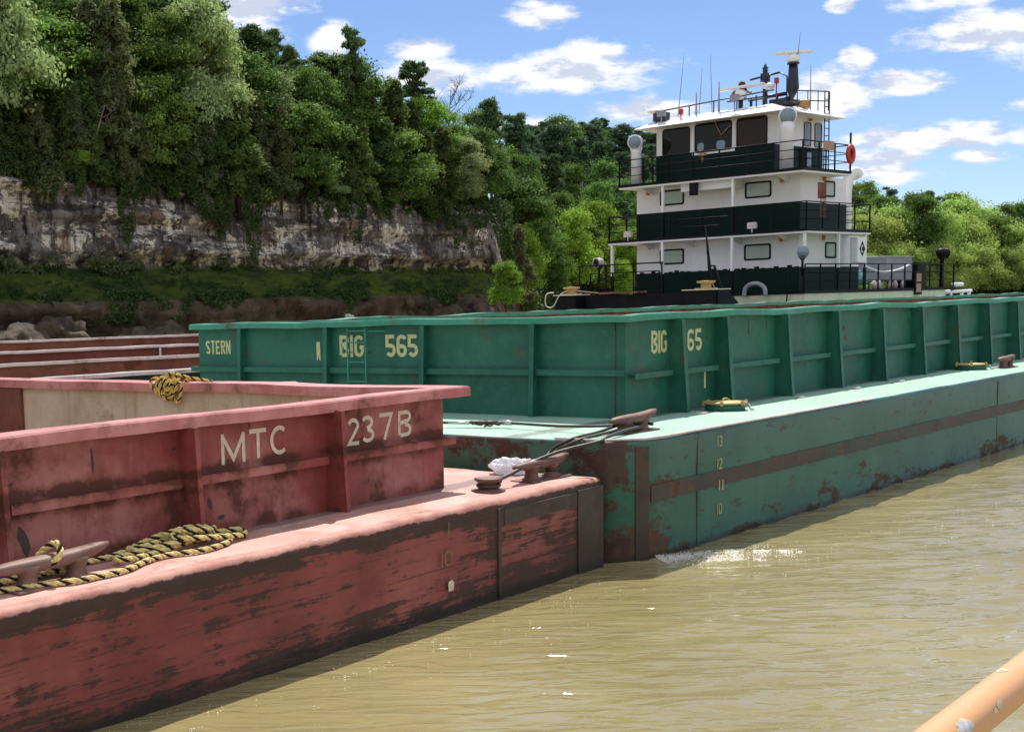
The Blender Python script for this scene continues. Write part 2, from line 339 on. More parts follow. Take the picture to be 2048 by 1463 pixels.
def make_water():
    xs = axis(-6, 15, .062, 4000); ys = axis(3, 24, .055, 4000)
    X, Y = np.meshgrid(xs, ys); Z = np.zeros_like(X); r = np.random.RandomState(3)
    damp = np.clip(1.6 - np.hypot(X-3, Y-10)/26, 0, 1)
    for i in range(60):
        lam = .26*(1.3/.26)**(r.rand()**1.3); th = R(101) + r.normal(0, .36) ; k = 2*math.pi/lam
        amp = .0054*lam**.75*(.6+.8*r.rand())
        ph = r.rand()*6.28; wob = .5*np.sin(.35*X*math.cos(i)+.4*Y*math.sin(i)+i)
        Z += amp*np.sin(k*(X*math.cos(th)+Y*math.sin(th)) + ph + wob*2)
    # livelier towards the lower right, calmer by the hulls
    A = np.array([math.cos(.84), math.sin(.84)]); T = np.array([-A[1], A[0]])
    tt = (X-3.9)*T[0] + (Y-16.9)*T[1]; calm = np.clip((-tt-.6)/5.5, .25, 1)
    Z *= damp*calm*(.42+.9*np.clip((X-2)/7,0,1))
    # swell the stern corner throws up
    aa = (X-4.1)*A[0] + (Y-17.0)*A[1]
    s_ = (aa*1.7-tt*1.2)/4.33; off_ = (aa*1.2+tt*1.7)/2.08
    Z += .05*np.exp(-((s_-.45)/.38)**2 - (off_/.16)**2) + .022*np.exp(-((s_-1.9)/1.4)**2 - ((off_-.12*s_)/.2)**2)
    n, m_ = X.shape; me = bpy.data.meshes.new('water')
    idx = np.arange(n*m_).reshape(n, m_); F = np.stack([idx[:-1, :-1], idx[:-1, 1:], idx[1:, 1:], idx[1:, :-1]], -1).reshape(-1, 4)
    V = np.stack([X, Y, Z], -1).reshape(-1, 3)
    fast_mesh(me, V, F); me.materials.append(water_mat())
    me.polygons.foreach_set('use_smooth', [True]*len(F))
    o = bpy.data.objects.new('water', me); COL.objects.link(o); tag(o, kind='structure')
def fast_mesh(me, V, F):
    V = np.asarray(V, np.float32); F = np.asarray(F, np.int32); k = F.shape[1]
    me.vertices.add(len(V)); me.vertices.foreach_set('co', V.ravel())
    me.loops.add(F.size); me.loops.foreach_set('vertex_index', F.ravel())
    me.polygons.add(len(F)); me.polygons.foreach_set('loop_start', np.arange(0, F.size, k, dtype=np.int32))
    me.update(calc_edges=True); me.validate()
make_water()

# ---------------------------------------------------------------- far bank: cliff and hills
BK = [(-1500,84),(-900,86),(-500,92),(-300,96),(0,104),(250,112),(500,124),(750,140),(900,152),(1000,160),(1050,186),(1150,222),(1300,245),(1500,262),(1750,292),(2100,330),(2600,380),(3600,460)]
def bank(px): return float(np.interp(px, [b[0] for b in BK], [b[1] for b in BK]))
def wcliff(px): x = min(1, max(0, (1045-px)/70)); return x*x*(3-2*x)
def hill(px, d):
    """ground height d metres behind the water's edge"""
    w_ = wcliff(px)
    s = float(np.interp(px, [-900, 300, 600, 800, 950, 1100], [.5, .5, .42, .30, .08, .02]))
    zl = 14.6 + s*min(max(d-8, 0), 40) + float(np.interp(px, [500, 850], [.12, .0]))*max(d-48, 0)
    sr = float(np.interp(px, [900, 1000, 1200, 1400, 1700, 1900, 2100, 3000], [.20, .235, .25, .2, .20, .17, .13, .12]))
    zr = 2.6 + sr*min(max(d-5, 0), float(np.interp(px, [1350, 1650], [190, 58]))) - .05*max(0, d-230)
    return w_*zl + (1-w_)*zr
def bpos(px, d, z=None):
    th = PXF(px); r_ = bank(px)+d; return Vector((r_*math.sin(th), r_*math.cos(th), hill(px, d) if z is None else z))
prof = [(-3,-2.5),(-.4,-.6),(0,0),(.15,.8),(.3,1.5),(.35,2.2),(.8,2.9),(1.0,3.5),(1.1,4.2),(2.2,4.4),(3.0,4.9),(3.9,5.6),(4.8,6.3),(5.6,6.8),(6.4,7.1),(6.9,7.5),(6.5,7.9),(6.2,8.3),(6.3,9.0),(6.3,9.8),(6.5,10.5),(6.4,11.2),(6.7,12.0),(6.7,12.9),(7.1,13.6),(7.9,14.3),(8.6,14.7)]
def resample(pr, n):
    a = np.array(pr, float); L = np.r_[0, np.cumsum(np.hypot(*np.diff(a, axis=0).T))]; u = np.linspace(0, L[-1], n)
    return np.stack([np.interp(u, L, a[:, 0]), np.interp(u, L, a[:, 1])], -1)
def cliff_mat():
    m, t, p, o = mat('limestone_cliff'); co = t.new('ShaderNodeTexCoord').outputs['Object']; x, y, z = t.sep(co)
    zn = t.math('ADD', z, t.math('MULTIPLY', t.math('SUBTRACT', t.noise(co, .14, 5), .5), 2.0))
    a = t.ramp(t.noise(co, .33, 9, .66, stretch=(1, 1, .8)), .36, .64)
    rock = t.mix(a, (.060,.052,.050), (.30,.275,.26))
    wm = t.ramp(t.noise(t.vmath('ADD', co, (31, 4, 2)), .30, 12, .74, stretch=(.8, .8, 1.7)), .515, .55)
    rock = t.mix(t.math('MULTIPLY', wm, .85), rock, (.82,.76,.66))
    vs = t.ramp(t.noise(co, 1.5, 9, .72, stretch=(1.1, 1.1, .14)), .49, .60)
    rock = t.mix(t.math('MULTIPLY', vs, .88), rock, (.045,.042,.045))
    wv = t.ramp(t.noise(t.vmath('ADD', co, (9, 9, 0)), 1.9, 6, .65, stretch=(1.1, 1.1, .1)), .60, .68)
    rock = t.mix(t.math('MULTIPLY', wv, .6), rock, (.40,.37,.35))
    om = t.ramp(t.noise(t.vmath('ADD', co, (5, 17, 3)), .25, 8, .68), .53, .62)
    rock = t.mix(t.math('MULTIPLY', om, .6), rock, (.19,.085,.035))
    st = t.ramp(t.noise(co, .55, 7, .7, stretch=(.15, .15, 2.6)), .53, .61)
    rock = t.mix(t.math('MULTIPLY', st, .7), rock, (.030,.027,.026))
    spk = t.ramp(t.noise(co, 1.7, 9, .75), .52, .58); rock = t.mix(t.math('MULTIPLY', spk, .6), rock, (.03,.025,.022))
    base = t.ramp(zn, 8.6, 7.6)      # broken buff blocks at the foot of the wall
    bc = t.mix(t.ramp(t.noise(co, .8, 7, .7), .50, .56), (.03,.028,.02), (.42,.37,.22))
    rock = t.mix(t.math('MULTIPLY', base, .8), rock, bc)
    moss = t.math('MULTIPLY', t.ramp(t.math('ADD', zn, 0), 7.5, 7.0), t.ramp(zn, 3.6, 4.4))
    mc = t.mix(t.ramp(t.noise(co, .5, 8, .7, stretch=(.5, .5, 2)), .35, .65), (.022,.034,.007), (.072,.094,.014))
    c = t.mix(moss, rock, mc)
    low = t.ramp(z, 4.5, 4.2)
    lc = t.mix(t.ramp(t.noise(co, .4, 8, .7), .35, .7), (.050,.036,.025), (.135,.098,.065))
    lc = t.mix(t.math('MULTIPLY', t.ramp(t.noise(co, .5, 6, .7, stretch=(.3, .3, 3)), .6, .65), .6), lc, (.16,.15,.14))
    c = t.mix(low, c, lc)
    t.put(p.inputs['Base Color'], c); p.inputs['Roughness'].default_value = .95; p.inputs['Specular IOR Level'].default_value = .15
    h = t.math('ADD', t.noise(co, .8, 9, .7, stretch=(1, 1, 1.8)), t.math('MULTIPLY', t.noise(co, 1.6, 5, stretch=(1, 1, .2)), .5))
    t.put(p.inputs['Normal'], t.bump(h, .9, .35)); return m
M['cliff'] = cliff_mat()
M['soil'] = simple('leaf_litter_ground', (.028,.032,.014), .95, var=.4, scale=.6, bump=.4, spec=.1)
def make_cliff():
    pr = resample(prof, 64); gent = resample([(-3,-2.5),(-.6,-.5),(0,0),(1,.8),(2.5,1.6),(4,2.2),(5,2.5),(6.5,2.75),(8.6,3.2)], 64)
    pxs = list(range(-1500, -120, 14)) + list(range(-120, 1110, 4)) + list(range(1110, 3600, 22)); V = []
    for px in pxs:
        w_ = wcliff(px)
        for j in range(64):
            d, z = w_*pr[j] + (1-w_)*gent[j]
            p_ = bpos(px, d, z)
            if z > .2:
                n_ = fnoise((p_.x*.12, p_.y*.12, z*.35), 5)*1.5 + fnoise((p_.x*.5, p_.y*.5, z*1.6+5), 4)*.45
                st = .55*max(-.5, math.sin(z*2.3)+.3*math.sin(z*6.1)) + .12*math.sin(z*5.2 + 1.5*mnoise.noise(Vector((p_.x*.05, p_.y*.05, 3))))
                if z > 7.6*w_: st += .55*abs(mnoise.noise(Vector((p_.x*.22, p_.y*.22, 9))))
                blk = mnoise.cell(Vector((p_.x*.28+2, p_.y*.28, z*.5)))*.5 if 1.0 < z < 4.3 or z > 7.4 else 0
                amp = .25 if (4.4 < z < 7.0) else 1.0
                p_ = bpos(px, d - amp*(n_*(.7+.3*w_) + st + blk)*min(1, (8.8-d)/1.5)*w_ , z + .15*n_*w_)
            V.append(p_)
    n = len(pxs); F = [(i*64+j, (i+1)*64+j, (i+1)*64+j+1, i*64+j+1) for i in range(n-1) for j in range(63)]
    me = bpy.data.meshes.new('cliff'); fast_mesh(me, np.array([v[:] for v in V]), F); me.materials.append(M['cliff'])
    o = bpy.data.objects.new('cliff', me); COL.objects.link(o); tag(o, kind='structure')
    ds = [7.9, 9, 11, 14, 18, 23, 29, 36, 44, 54, 66, 80, 96, 115, 140, 170, 200, 260, 400, 800, 1600]
    pxs = list(range(-1500, 3600, 30)); V = []
    for px in pxs:
        for d in ds:
            z = hill(px, d) + (fnoise((px*.01, d*.05, 2), 3)*.8 if d > 9 else -.35); V.append(bpos(px, d, z)[:])
    k = len(ds); F = [(i*k+j, (i+1)*k+j, (i+1)*k+j+1, i*k+j+1) for i in range(len(pxs)-1) for j in range(k-1)]
    me = bpy.data.meshes.new('hills'); fast_mesh(me, V, F); me.materials.append(M['soil']); me.polygons.foreach_set('use_smooth', [True]*len(F))
    o = bpy.data.objects.new('hills', me); COL.objects.link(o); tag(o, kind='structure')
make_cliff()
# river bed, one sheet under everything out to the horizon
b = MB(); b.add([(-5000,-5000,-4),(5000,-5000,-4),(5000,5000,-4),(-5000,5000,-4)], [(0,1,2,3)]); tag(b.build('ground', M['soil']), kind='structure')
# ---------------------------------------------------------------- lettering drawn with strokes
def arc(cx, cy, rx, ry, a0, a1, n=8): return [(cx+rx*math.cos(R(a0+(a1-a0)*i/n)), cy+ry*math.sin(R(a0+(a1-a0)*i/n))) for i in range(n+1)]
def glyphs(th):
    e = th/2; l, r_, b_, t_ = e, 1-e, e, 1-e
    G_ = {}
    G_['B'] = [[(l,b_),(l,t_),(.6,t_)]+arc(.6,.76,.4-e,.24-e,90,-90)+[(l+.0,.52)], [(.6,.52)]+arc(.6,.26,.4-e,.26-e,90,-90)+[(l+e,b_)]]
    G_['I'] = [[(.5,0),(.5,1)]]
    G_['G'] = [arc(.5,.72,.5-e,.28-e,20,180)+arc(.5,.28,.5-e,.28-e,180,360)+[(r_,.45),(.58,.45)]]
    G_['5'] = [[(r_,t_),(l,t_),(l,.52)]+arc(.5,.3,.5-e,.3-e,100,-150)]
    G_['6'] = [arc(.5,.74,.5-e,.26-e,20,180)+arc(.5,.29,.5-e,.29-e,180,500,14)]
    G_['S'] = [arc(.5,.74,.5-e,.26-e,20,270)+arc(.5,.26,.5-e,.26-e,90,-160)]
    G_['T'] = [[(0,t_),(1,t_)],[(.5,t_-e),(.5,0)]]
    G_['E'] = [[(r_,t_),(l,t_),(l,b_),(r_,b_)],[(l+e,.5),(.8,.5)]]
    G_['R'] = [[(l,0),(l,t_),(.6,t_)]+arc(.6,.74,.4-e,.26-e,90,-90)+[(l+e,.48)],[(.5,.48-e),(r_,0)]]
    G_['N'] = [[(l,0),(l,1)],[(l,t_),(r_,b_)],[(r_,0),(r_,1)]]
    G_['M'] = [[(l,0),(l,1)],[(l,t_),(.5,.16),(r_,t_)],[(r_,0),(r_,1)]]
    G_['C'] = [arc(.5,.5,.5-e,.5-e,50,310,14)]
    G_['2'] = [arc(.5,.72,.5-e,.28-e,160,-20)+[(l,b_),(1,b_)]]
    G_['3'] = [arc(.46,.74,.46-e,.26-e,150,-80)+arc(.5,.27,.5-e,.27-e,80,-150)]
    G_['7'] = [[(0,t_),(r_,t_),(.36,0)]]
    G_['1'] = [[(.5,0),(.5,1)]]
    G_['0'] = [arc(.5,.72,.5-e,.28-e,0,180)+arc(.5,.28,.5-e,.28-e,180,360)+[(r_,.72)]]
    return G_
def ribbon(poly, w_):
    pts = [Vector((p[0], p[1])) for p in poly]; q = [pts[0]]
    for p in pts[1:]:
        if (p-q[-1]).length > 1e-4: q.append(p)
    pts = q; n = len(pts); L = []; Rr = []
    for i in range(n):
        d1 = (pts[i]-pts[i-1]).normalized() if i else (pts[1]-pts[0]).normalized()
        d2 = (pts[i+1]-pts[i]).normalized() if i < n-1 else d1
        m_ = d1+d2; m_ = m_.normalized() if m_.length > .05 else d1
        nn = Vector((-m_.y, m_.x)); k = 1/max(.45, nn.dot(Vector((-d1.y, d1.x))))
        L.append(pts[i]+nn*w_/2*k); Rr.append(pts[i]-nn*w_/2*k)
    return L, Rr
def letters(mb, s, place, h, gw, gap, th=.16, jig=0.0, proud=.004, skip=()):
    """place(u, v, off) -> point; u along the reading direction, v up"""
    G_ = glyphs(th); u = 0; r = random.Random(hash(s) % 1000 if False else len(s)*7+3)
    for ch in s:
        if ch == ' ': u += gw+gap; continue
        wd = gw*(.34 if ch in 'I1' else 1)*(1.15 if ch == 'M' else 1); jy = r.uniform(-jig, jig)
        for k, pl in enumerate(G_[ch]):
            pl = [((p[0]-.5)*(.0 if ch in 'I1' else 1)*wd + wd/2, p[1]*h+jy) for p in pl]
            L, Rr = ribbon(pl, th*h); off = proud + .0006*k; n = len(L)
            vs = [place(u+p.x, p.y, off) for p in L] + [place(u+p.x, p.y, off) for p in Rr]
            mb.add(vs, [(i, i+1, n+i+1, n+i) for i in range(n-1)])
        u += wd+gap
    return u

# ---------------------------------------------------------------- barges
def ring_pts(poly, step):
    out = []
    for i in range(len(poly)):
        p, q = Vector(poly[i]), Vector(poly[(i+1) % len(poly)]); L = (q-p).length; st = step(p, q); n = max(1, int(L/st))
        for k in range(n): out.append((p + (q-p)*k/n))
    return out
def offset_ring(pts, d):
    n = len(pts); out = []
    for i in range(n):
        e1 = (pts[i]-pts[i-1]).normalized(); e2 = (pts[(i+1) % n]-pts[i]).normalized()
        n1 = Vector((e1.y, -e1.x)); n2 = Vector((e2.y, -e2.x)); m_ = (n1+n2); m_ = m_/max(.3, m_.length_squared/2) if m_.length > 1e-6 else n1
        out.append(pts[i]+m_*d)
    return out
def barge(name, origin, rz, poly, zd, zt, rect, prof, mats, near, wave, lip, label, cat='barge', group=None, z0=0.0, scale=1.0, floor=-.4, step=.3):
    root = empty(name, (origin[0], origin[1], z0), rz, label, cat, group); root.scale = (scale,)*3
    pts = ring_pts(poly, lambda p, q: step if near(p, q) else 1.6)
    hb = MB(); n = len(pts); rings = []
    for inset, z in prof:
        rg = offset_ring(pts, -inset)
        row = []
        for i, p in enumerate(rg):
            amp = wave if z > .02 else 0
            dn = fnoise((pts[i].x*.55, pts[i].y*.55, z*.9+3), 4)*amp*1.4
            dz = fnoise((pts[i].x*.9, pts[i].y*.9, 7), 4)*amp*.9 if z > zd-.2 else 0
            q = offset_ring([rg[i-1], p, rg[(i+1) % n]], dn)[1]
            row.append((q.x, q.y, z+dz))
        rings.append(row)
    for row in rings: hb.v += row
    for j in range(len(rings)-1):
        for i in range(n):
            hb.f.append((j*n+i, j*n+(i+1) % n, (j+1)*n+(i+1) % n, (j+1)*n+i)); hb.sm.append(True); hb.mi.append(0)
    hb.build('hull', mats['hull'], root)
    a0, a1, t0, t1 = rect; db = MB(); last = rings[-1]
    inner = [(min(max(p[0], a0+.01), a1-.01), min(max(p[1], t0+.01), t1-.01), zd+.002) for p in last]
    mid = [tuple((Vector(p)*.5+Vector(q)*.5)[:2])+(zd+.012+fnoise((p[0]*.7, p[1]*.7, 4))*wave*.7,) for p, q in zip(last, inner)]
    db.v = list(last)+mid+inner
    for s_ in (0, 1):
        for i in range(n): db.f.append((s_*n+i, s_*n+(i+1) % n, (s_+1)*n+(i+1) % n, (s_+1)*n+i)); db.sm.append(True); db.mi.append(0)
    db.build('deck', mats['deck'], root)
    # coaming: outside wall, inside wall, hold floor
    cb = MB(); th = .03
    cb.add([(a0,t0,zd-.02),(a1,t0,zd-.02),(a1,t1,zd-.02),(a0,t1,zd-.02),(a0,t0,zt),(a1,t0,zt),(a1,t1,zt),(a0,t1,zt)], [(0,1,5,4),(1,2,6,5),(2,3,7,6),(3,0,4,7)])
    cb.build('coaming', mats['coam'], root)
    ib = MB(); i0, i1, j0, j1 = a0+th, a1-th, t0+th, t1-th
    def iw(p, q, nrib):      # interior wall with shallow corrugation
        p, q = Vector(p), Vector(q); d = (q-p); nn = Vector((-d.y, d.x)).normalized(); K = nrib*4; vs = []
        for i in range(K+1):
            off = [0, 0, .05, .05][i % 4] if 0 < i < K else 0
            b_ = p + d*i/K + nn*off; vs += [(b_.x, b_.y, floor), (b_.x, b_.y, zt)]
        ib.add(vs, [(2*i, 2*i+2, 2*i+3, 2*i+1) for i in range(K)])
    iw((i1, j1), (i0, j1), 36) if mats.get('rib') else ib.add([(i0,j1,floor),(i1,j1,floor),(i1,j1,zt),(i0,j1,zt)], [(0,1,2,3)])
    for p, q in (((i0,j0),(i1,j0)),((i1,j0),(i1,j1)),((i0,j1),(i0,j0))):
        ib.add([(p[0],p[1],floor),(q[0],q[1],floor),(q[0],q[1],zt),(p[0],p[1],zt)], [(0,1,2,3)])
    ib.add([(i0,j0,floor),(i1,j0,floor),(i1,j1,floor),(i0,j1,floor)], [(0,1,2,3)])
    ib.build('hold_lining', mats['inner'], root)
    # rim
    o_a0, o_a1, o_t0, o_t1, inn, lth, lw = lip
    outer = [(a0-o_a0, t0-o_t0), (a1+o_a1, t0-o_t0), (a1+o_a1, t1+o_t1), (a0-o_a0, t1+o_t1)]
    inr = [(a0+inn, t0+inn), (a1-inn, t0+inn), (a1-inn, t1-inn), (a0+inn, t1-inn)]
    lb = MB(); ro = []; ri = []
    for i in range(4):
        p, q, u_, v_ = Vector(outer[i]), Vector(outer[(i+1) % 4]), Vector(inr[i]), Vector(inr[(i+1) % 4]); K = max(2, int((q-p).length/(.35 if (q-p).length < 80 else .5)))
        for k in range(K): ro.append(p+(q-p)*k/K); ri.append(u_+(v_-u_)*k/K)
    K = len(ro); secs = [[], [], [], [], []]
    for p, q in zip(ro, ri):
        dz = fnoise((p.x*.45, p.y*.45, 11), 4)*lw; dh = fnoise((p.x*.5+9, p.y*.5, 1), 3)*lw
        p2 = p + (p-q).normalized()*dh; e = (q-p2)*.06
        for s_, (pp, zz) in zip(secs, [(p2, zt-.02), (p2, zt-.02+lth-.018), (p2+e, zt-.02+lth), (q, zt-.02+lth), (q, zt-.02)]): s_.append((pp.x, pp.y, zz+dz))
    for s_ in secs: lb.v += s_
    for j in range(5):
        for i in range(K): lb.f.append((j*K+i, j*K+(i+1) % K, ((j+1) % 5)*K+(i+1) % K, ((j+1) % 5)*K+i)); lb.sm.append(False); lb.mi.append(0)
    lb.build('coaming_rim', mats['lip'], root)
    return root
def stiff_side(root, a, t0, zd, zt, ptop, pbot, mt, fl=.10):
    b = MB(); th = .012
    pr = [(t0-.001, zd), (t0-.001, zt), (t0-ptop, zt), (t0-ptop*.55-pbot*.45, (zd+zt)/2), (t0-pbot, zd)]
    vs = [(a-th, y, z) for y, z in pr] + [(a+th, y, z) for y, z in pr]; n = len(pr)
    b.add(vs, [tuple(range(n)), tuple(range(n, 2*n))[::-1]] + [(i, (i+1) % n, n+(i+1) % n, n+i) for i in range(n)])
    f = pr[2:]; vs = []
    for y, z in f: vs += [(a-fl/2, y-.002, z), (a+fl/2, y-.002, z), (a+fl/2, y-.016, z), (a-fl/2, y-.016, z)]
    fs = [(0,1,2,3)]
    for i in range(len(f)-1):
        for k in range(4): fs.append((i*4+k, i*4+(k+1) % 4, i*4+4+(k+1) % 4, i*4+4+k))
    fs.append(tuple(len(vs)-4+k for k in range(4))); b.add(vs, fs)
    b.build('stiffener', mt, root)
def stiff_end(root, t_, a0, zd, zt, ptop, pbot, mt, fl=.08):
    b = MB(); th = .012
    pr = [(a0-.001, zd), (a0-.001, zt), (a0-ptop, zt), (a0-pbot, zd)]; n = 4
    vs = [(x, t_-th, z) for x, z in pr] + [(x, t_+th, z) for x, z in pr]
    b.add(vs, [tuple(range(n)), tuple(range(n, 2*n))[::-1]] + [(i, (i+1) % n, n+(i+1) % n, n+i) for i in range(n)])
    vs = []
    for x, z in pr[2:]: vs += [(x-.002, t_-fl/2, z), (x-.002, t_+fl/2, z), (x-.016, t_+fl/2, z), (x-.016, t_-fl/2, z)]
    b.add(vs, [(0,1,2,3),(4,5,6,7)] + [(k, (k+1) % 4, 4+(k+1) % 4, 4+k) for k in range(4)])
    b.build('stiffener', mt, root)
def kevel(root, a, t_, zd, L, posts, h, mt, rise=(.03, .05), name='kevel'):
    """two-horned deck cleat; a, t_ = middle"""
    b = MB()
    b.rbox((a-L*.36, t_-.17, zd+.004), (a+L*.36, t_+.17, zd+.022), .01)
    for p in posts: b.lathe((p, t_, zd+.02), [(.13,0),(.095,.02),(.08,.05),(.078,h*.55),(.10,h-.03),(.11,h+.01)], 18)
    K = 15; pts = []; rr = []
    bm = bmesh.new(); rings = []
    for i in range(K):
        u = -1+2*i/(K-1); x = a+u*L/2; z = zd+h+.03+(rise[1] if u > 0 else rise[0])*u*u; k = (1-abs(u)**6)**.5 if abs(u) < 1 else 0.0
        hw = (.070+.030*(1-abs(u)))*max(k, .3); hh = (.046+.016*(1-abs(u)))*max(k, .35); rg = []
        for q in range(12):
            th = 2*math.pi*q/12; cx_, sx_ = math.cos(th), math.sin(th)
            rg.append(bm.verts.new((x, t_+hw*math.copysign(abs(cx_)**.7, cx_), z+hh*math.copysign(abs(sx_)**.7, sx_))))
        rings.append(rg)
    for i in range(K-1):
        for q in range(12): bm.faces.new((rings[i][q], rings[i][(q+1) % 12], rings[i+1][(q+1) % 12], rings[i+1][q]))
    bm.faces.new(rings[0][::-1]); bm.faces.new(rings[-1]); b.bm(bm, smooth=True)
    return b.build(name, mt, root)

# --- green barge
GO, GYAW = (4.1023, 17.0066), .8343; GF = frame(GO, GYAW)
SG = [3.93, 5.45] + [7.75+2.213*k for k in range(23)]
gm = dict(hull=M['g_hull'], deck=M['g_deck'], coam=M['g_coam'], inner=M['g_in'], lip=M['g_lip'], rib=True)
g = barge('hopper_barge', GO, GYAW, [(0,0),(59,0),(59,12.4),(-.42,12.4),(-.42,.36)], 1.52, 2.95, (2.59, 57, 1.787, 10.82),
          [(0,-1.5),(0,-.3),(0,.25),(0,.7),(0,1.1),(0,1.46),(.006,1.495),(.022,1.512),(.05,1.52)], gm,
          lambda p, q: True, .010, (.13,.14,.13,.13,.12,.10,.034),
          'green open hopper barge with BIG 565 and STERN painted on its coaming')
for a in SG: stiff_side(g, a, 1.787, 1.523, 2.93, .21, .31, M['g_coam'])
for tt in (3.3, 5.4, 7.5, 9.6): stiff_end(g, tt, 2.59, 1.523, 2.93, .13, .19, M['g_coam'])
b = MB(); ss = [2.62] + SG     # horizontal angle bar between the frames
for i in range(len(ss)-1):
    x0_, x1_ = ss[i]+(.02 if i == 0 else .10), ss[i+1]-.14
    b.box((x0_, 1.787-.13, 2.165), (x1_, 1.786, 2.18)); b.box((x0_, 1.787-.135, 2.10), (x1_, 1.787-.12, 2.1795))
tt = [1.75, 3.3, 5.4, 7.5, 9.6, 10.95]
for i in range(5):
    y0_, y1_ = tt[i]+(0.02 if i else 0), tt[i+1]-(.02 if i < 4 else 0)
    b.box((2.59-.10, y0_, 2.225), (2.589, y1_, 2.24)); b.box((2.59-.105, y0_, 2.15), (2.59-.09, y1_, 2.2395))
b.build('stringer', M['g_coam'], g)
b = MB(); b.box((.05, -.014, .735), (58.9, .03, .945)); b.build('rub_rail', M['rub'], g)
b = MB(); d = Vector((-.42, .36, 0)).normalized(); nn = Vector((d.y, -d.x, 0))*-1
p0_ = Vector((0, 0, 0)) - nn*0; q_ = d*.17
nn = Vector((-.36, -.42, 0)).normalized()
c = [Vector((0,0,0)), q_, q_+nn*.014, nn*.014]
b.add([(p.x, p.y, -.3) for p in c]+[(p.x, p.y, 1.44) for p in c], [(0,1,2,3),(4,5,6,7),(0,1,5,4),(1,2,6,5),(2,3,7,6),(3,0,4,7)]); b.build('corner_plate', M['darkplate'], g)
b = MB()
for x_ in (1.3, 14.13, 27): b = MB(); b.box((x_-.008, -.006, -.2), (x_+.008, .02, 1.43)); b.build('weld_seam', M['rub'], g)
b = MB()  # upright seam on the coaming by the corner, pipe edge round the deck corner
b.tube([(2.586, 1.95, 1.53), (2.586, 1.95, 2.92)], .008, 6); b.build('coaming_seam', M['chain'], g)
b = MB(); b.tube([(-.40,1.1,1.535),(-.405,.42,1.535),(.0,.03,1.535),(.5,.012,1.532),(2.0,.010,1.53),(7.5,.010,1.527)], .016, 8); b.build('edge_bar', M['paleedge'], g)
M['faded_mark'] = simple('faded_stencil_paint', (.36,.36,.19), .7, var=.35, scale=50)
def word(root, s, place, h, gw, gap, th, mt, name='lettering', jig=0.0):
    b = MB(); letters(b, s, place, h, gw, gap, th, jig); return b.build(name, mt, root)
stern = lambda t_, z_: (lambda u, v, o_: (2.59-o_, t_-u, z_+v))
side = lambda a_, z_: (lambda u, v, o_: (a_+u, 1.787-o_, z_+v))
hullp = lambda a_, z_: (lambda u, v, o_: (a_+u, -o_-.003, z_+v))
word(g, 'STERN', stern(10.62, 2.47), .25, .10, .035, .15, M['cream_stencil'])
word(g, 'BIG', stern(7.28, 2.42), .37, .18, .045, .17, M['cream_stencil'])
word(g, '565', stern(6.26, 2.42), .37, .185, .05, .17, M['cream_stencil'])
b = MB(); b.add([(2.585,7.83,2.36),(2.585,7.80,2.36),(2.585,7.79,2.44),(2.585,7.765,2.36),(2.585,7.74,2.36),(2.585,7.745,2.68),(2.585,7.83,2.68)], [(0,1,2,6),(2,3,4,5,6)]); b.build('draft_mark', M['cream_stencil'], g)
word(g, 'BIG', side(3.36, 2.44), .34, .165, .035, .17, M['cream_stencil'])
word(g, '65', side(4.50, 2.43), .34, .20, .06, .17, M['cream_stencil'])
b = MB(); b.add([(5.05,1.782,1.82),(5.11,1.782,1.82),(5.11,1.782,2.12),(5.05,1.782,2.12)], [(0,1,2,3)]); b.build('draft_mark', M['cream_stencil'], g)
for s, z_ in (('13',1.26),('12',.955),('10',.345)): word(g, s, hullp(1.86, z_), .15, .085, .03, .15, M['faded_mark'], 'draft_mark')
b = MB(); letters(b, '11', lambda u, v, o_: (1.87+u*1.7, -.019-o_, .67+v), .14, .085, .03, .15); b.build('draft_mark', M['faded_mark'], g)
kevel(g, .875, .70, 1.522, 1.19, (.62, 1.10), .15, M['steel'], (.0, .07))
kevel(g, 17.4, .78, 1.522, 1.05, (17.2, 17.6), .17, M['steel'], (.0, .05))
def hatch(root, a, t_, zd, r_):
    b = MB(); b.lathe((a, t_, zd+.003), [(r_,0),(r_,.11)], 32); h = b.build('hatch', M['g_coam'], root)
    b = MB(); b.lathe((a, t_, zd+.113), [(r_+.03,0),(r_+.035,.018),(r_+.01,.03),(r_-.06,.034),(.05,.045)], 32)
    for k in range(6):
        th = k*math.pi/3+.3; x, y = a+math.cos(th)*(r_+.03), t_+math.sin(th)*(r_+.03)
        b.rbox((x-.025, y-.025, zd+.09), (x+.025, y+.025, zd+.165), .008)
    b.tube([(a-.1, t_, zd+.15), (a-.05, t_, zd+.19), (a+.05, t_, zd+.19), (a+.1, t_, zd+.15)], .012, 6)
    b.build('lid', M['yellow'], h)
    for th in (-1.35, -.2):
        b = MB()
        x, y = a+math.cos(th)*(r_+.05), t_+math.sin(th)*(r_+.05)
        b.tube([(x, y, zd+.11), (x+.04*math.cos(th), y+.04*math.sin(th), zd+.03), (x+.10*math.cos(th)-.05, y+.10*math.sin(th), zd+.03)], .016, 6)
        b.build('dog_clamp', M['zinc'], h)
for x_, y_ in ((3.72,1.15),(7.3,1.16),(9.7,1.12),(11.9,1.12)):
    b = MB(); b.rbox((x_-.11,y_-.05,1.527),(x_+.11,y_+.05,1.56), .012); b.build('deck_fitting', M['paleedge'], g)
hatch(g, 4.50, 1.16, 1.52, .30); hatch(g, 16.4, 1.2, 1.52, .30)
b = MB()
for y in (6.62, 7.02): b.rod((2.47, y, 1.53), (2.47, y, 2.90), .013)
for z in (1.68, 2.01, 2.34, 2.67): b.rod((2.47, 6.62, z), (2.47, 7.02, z), .011)
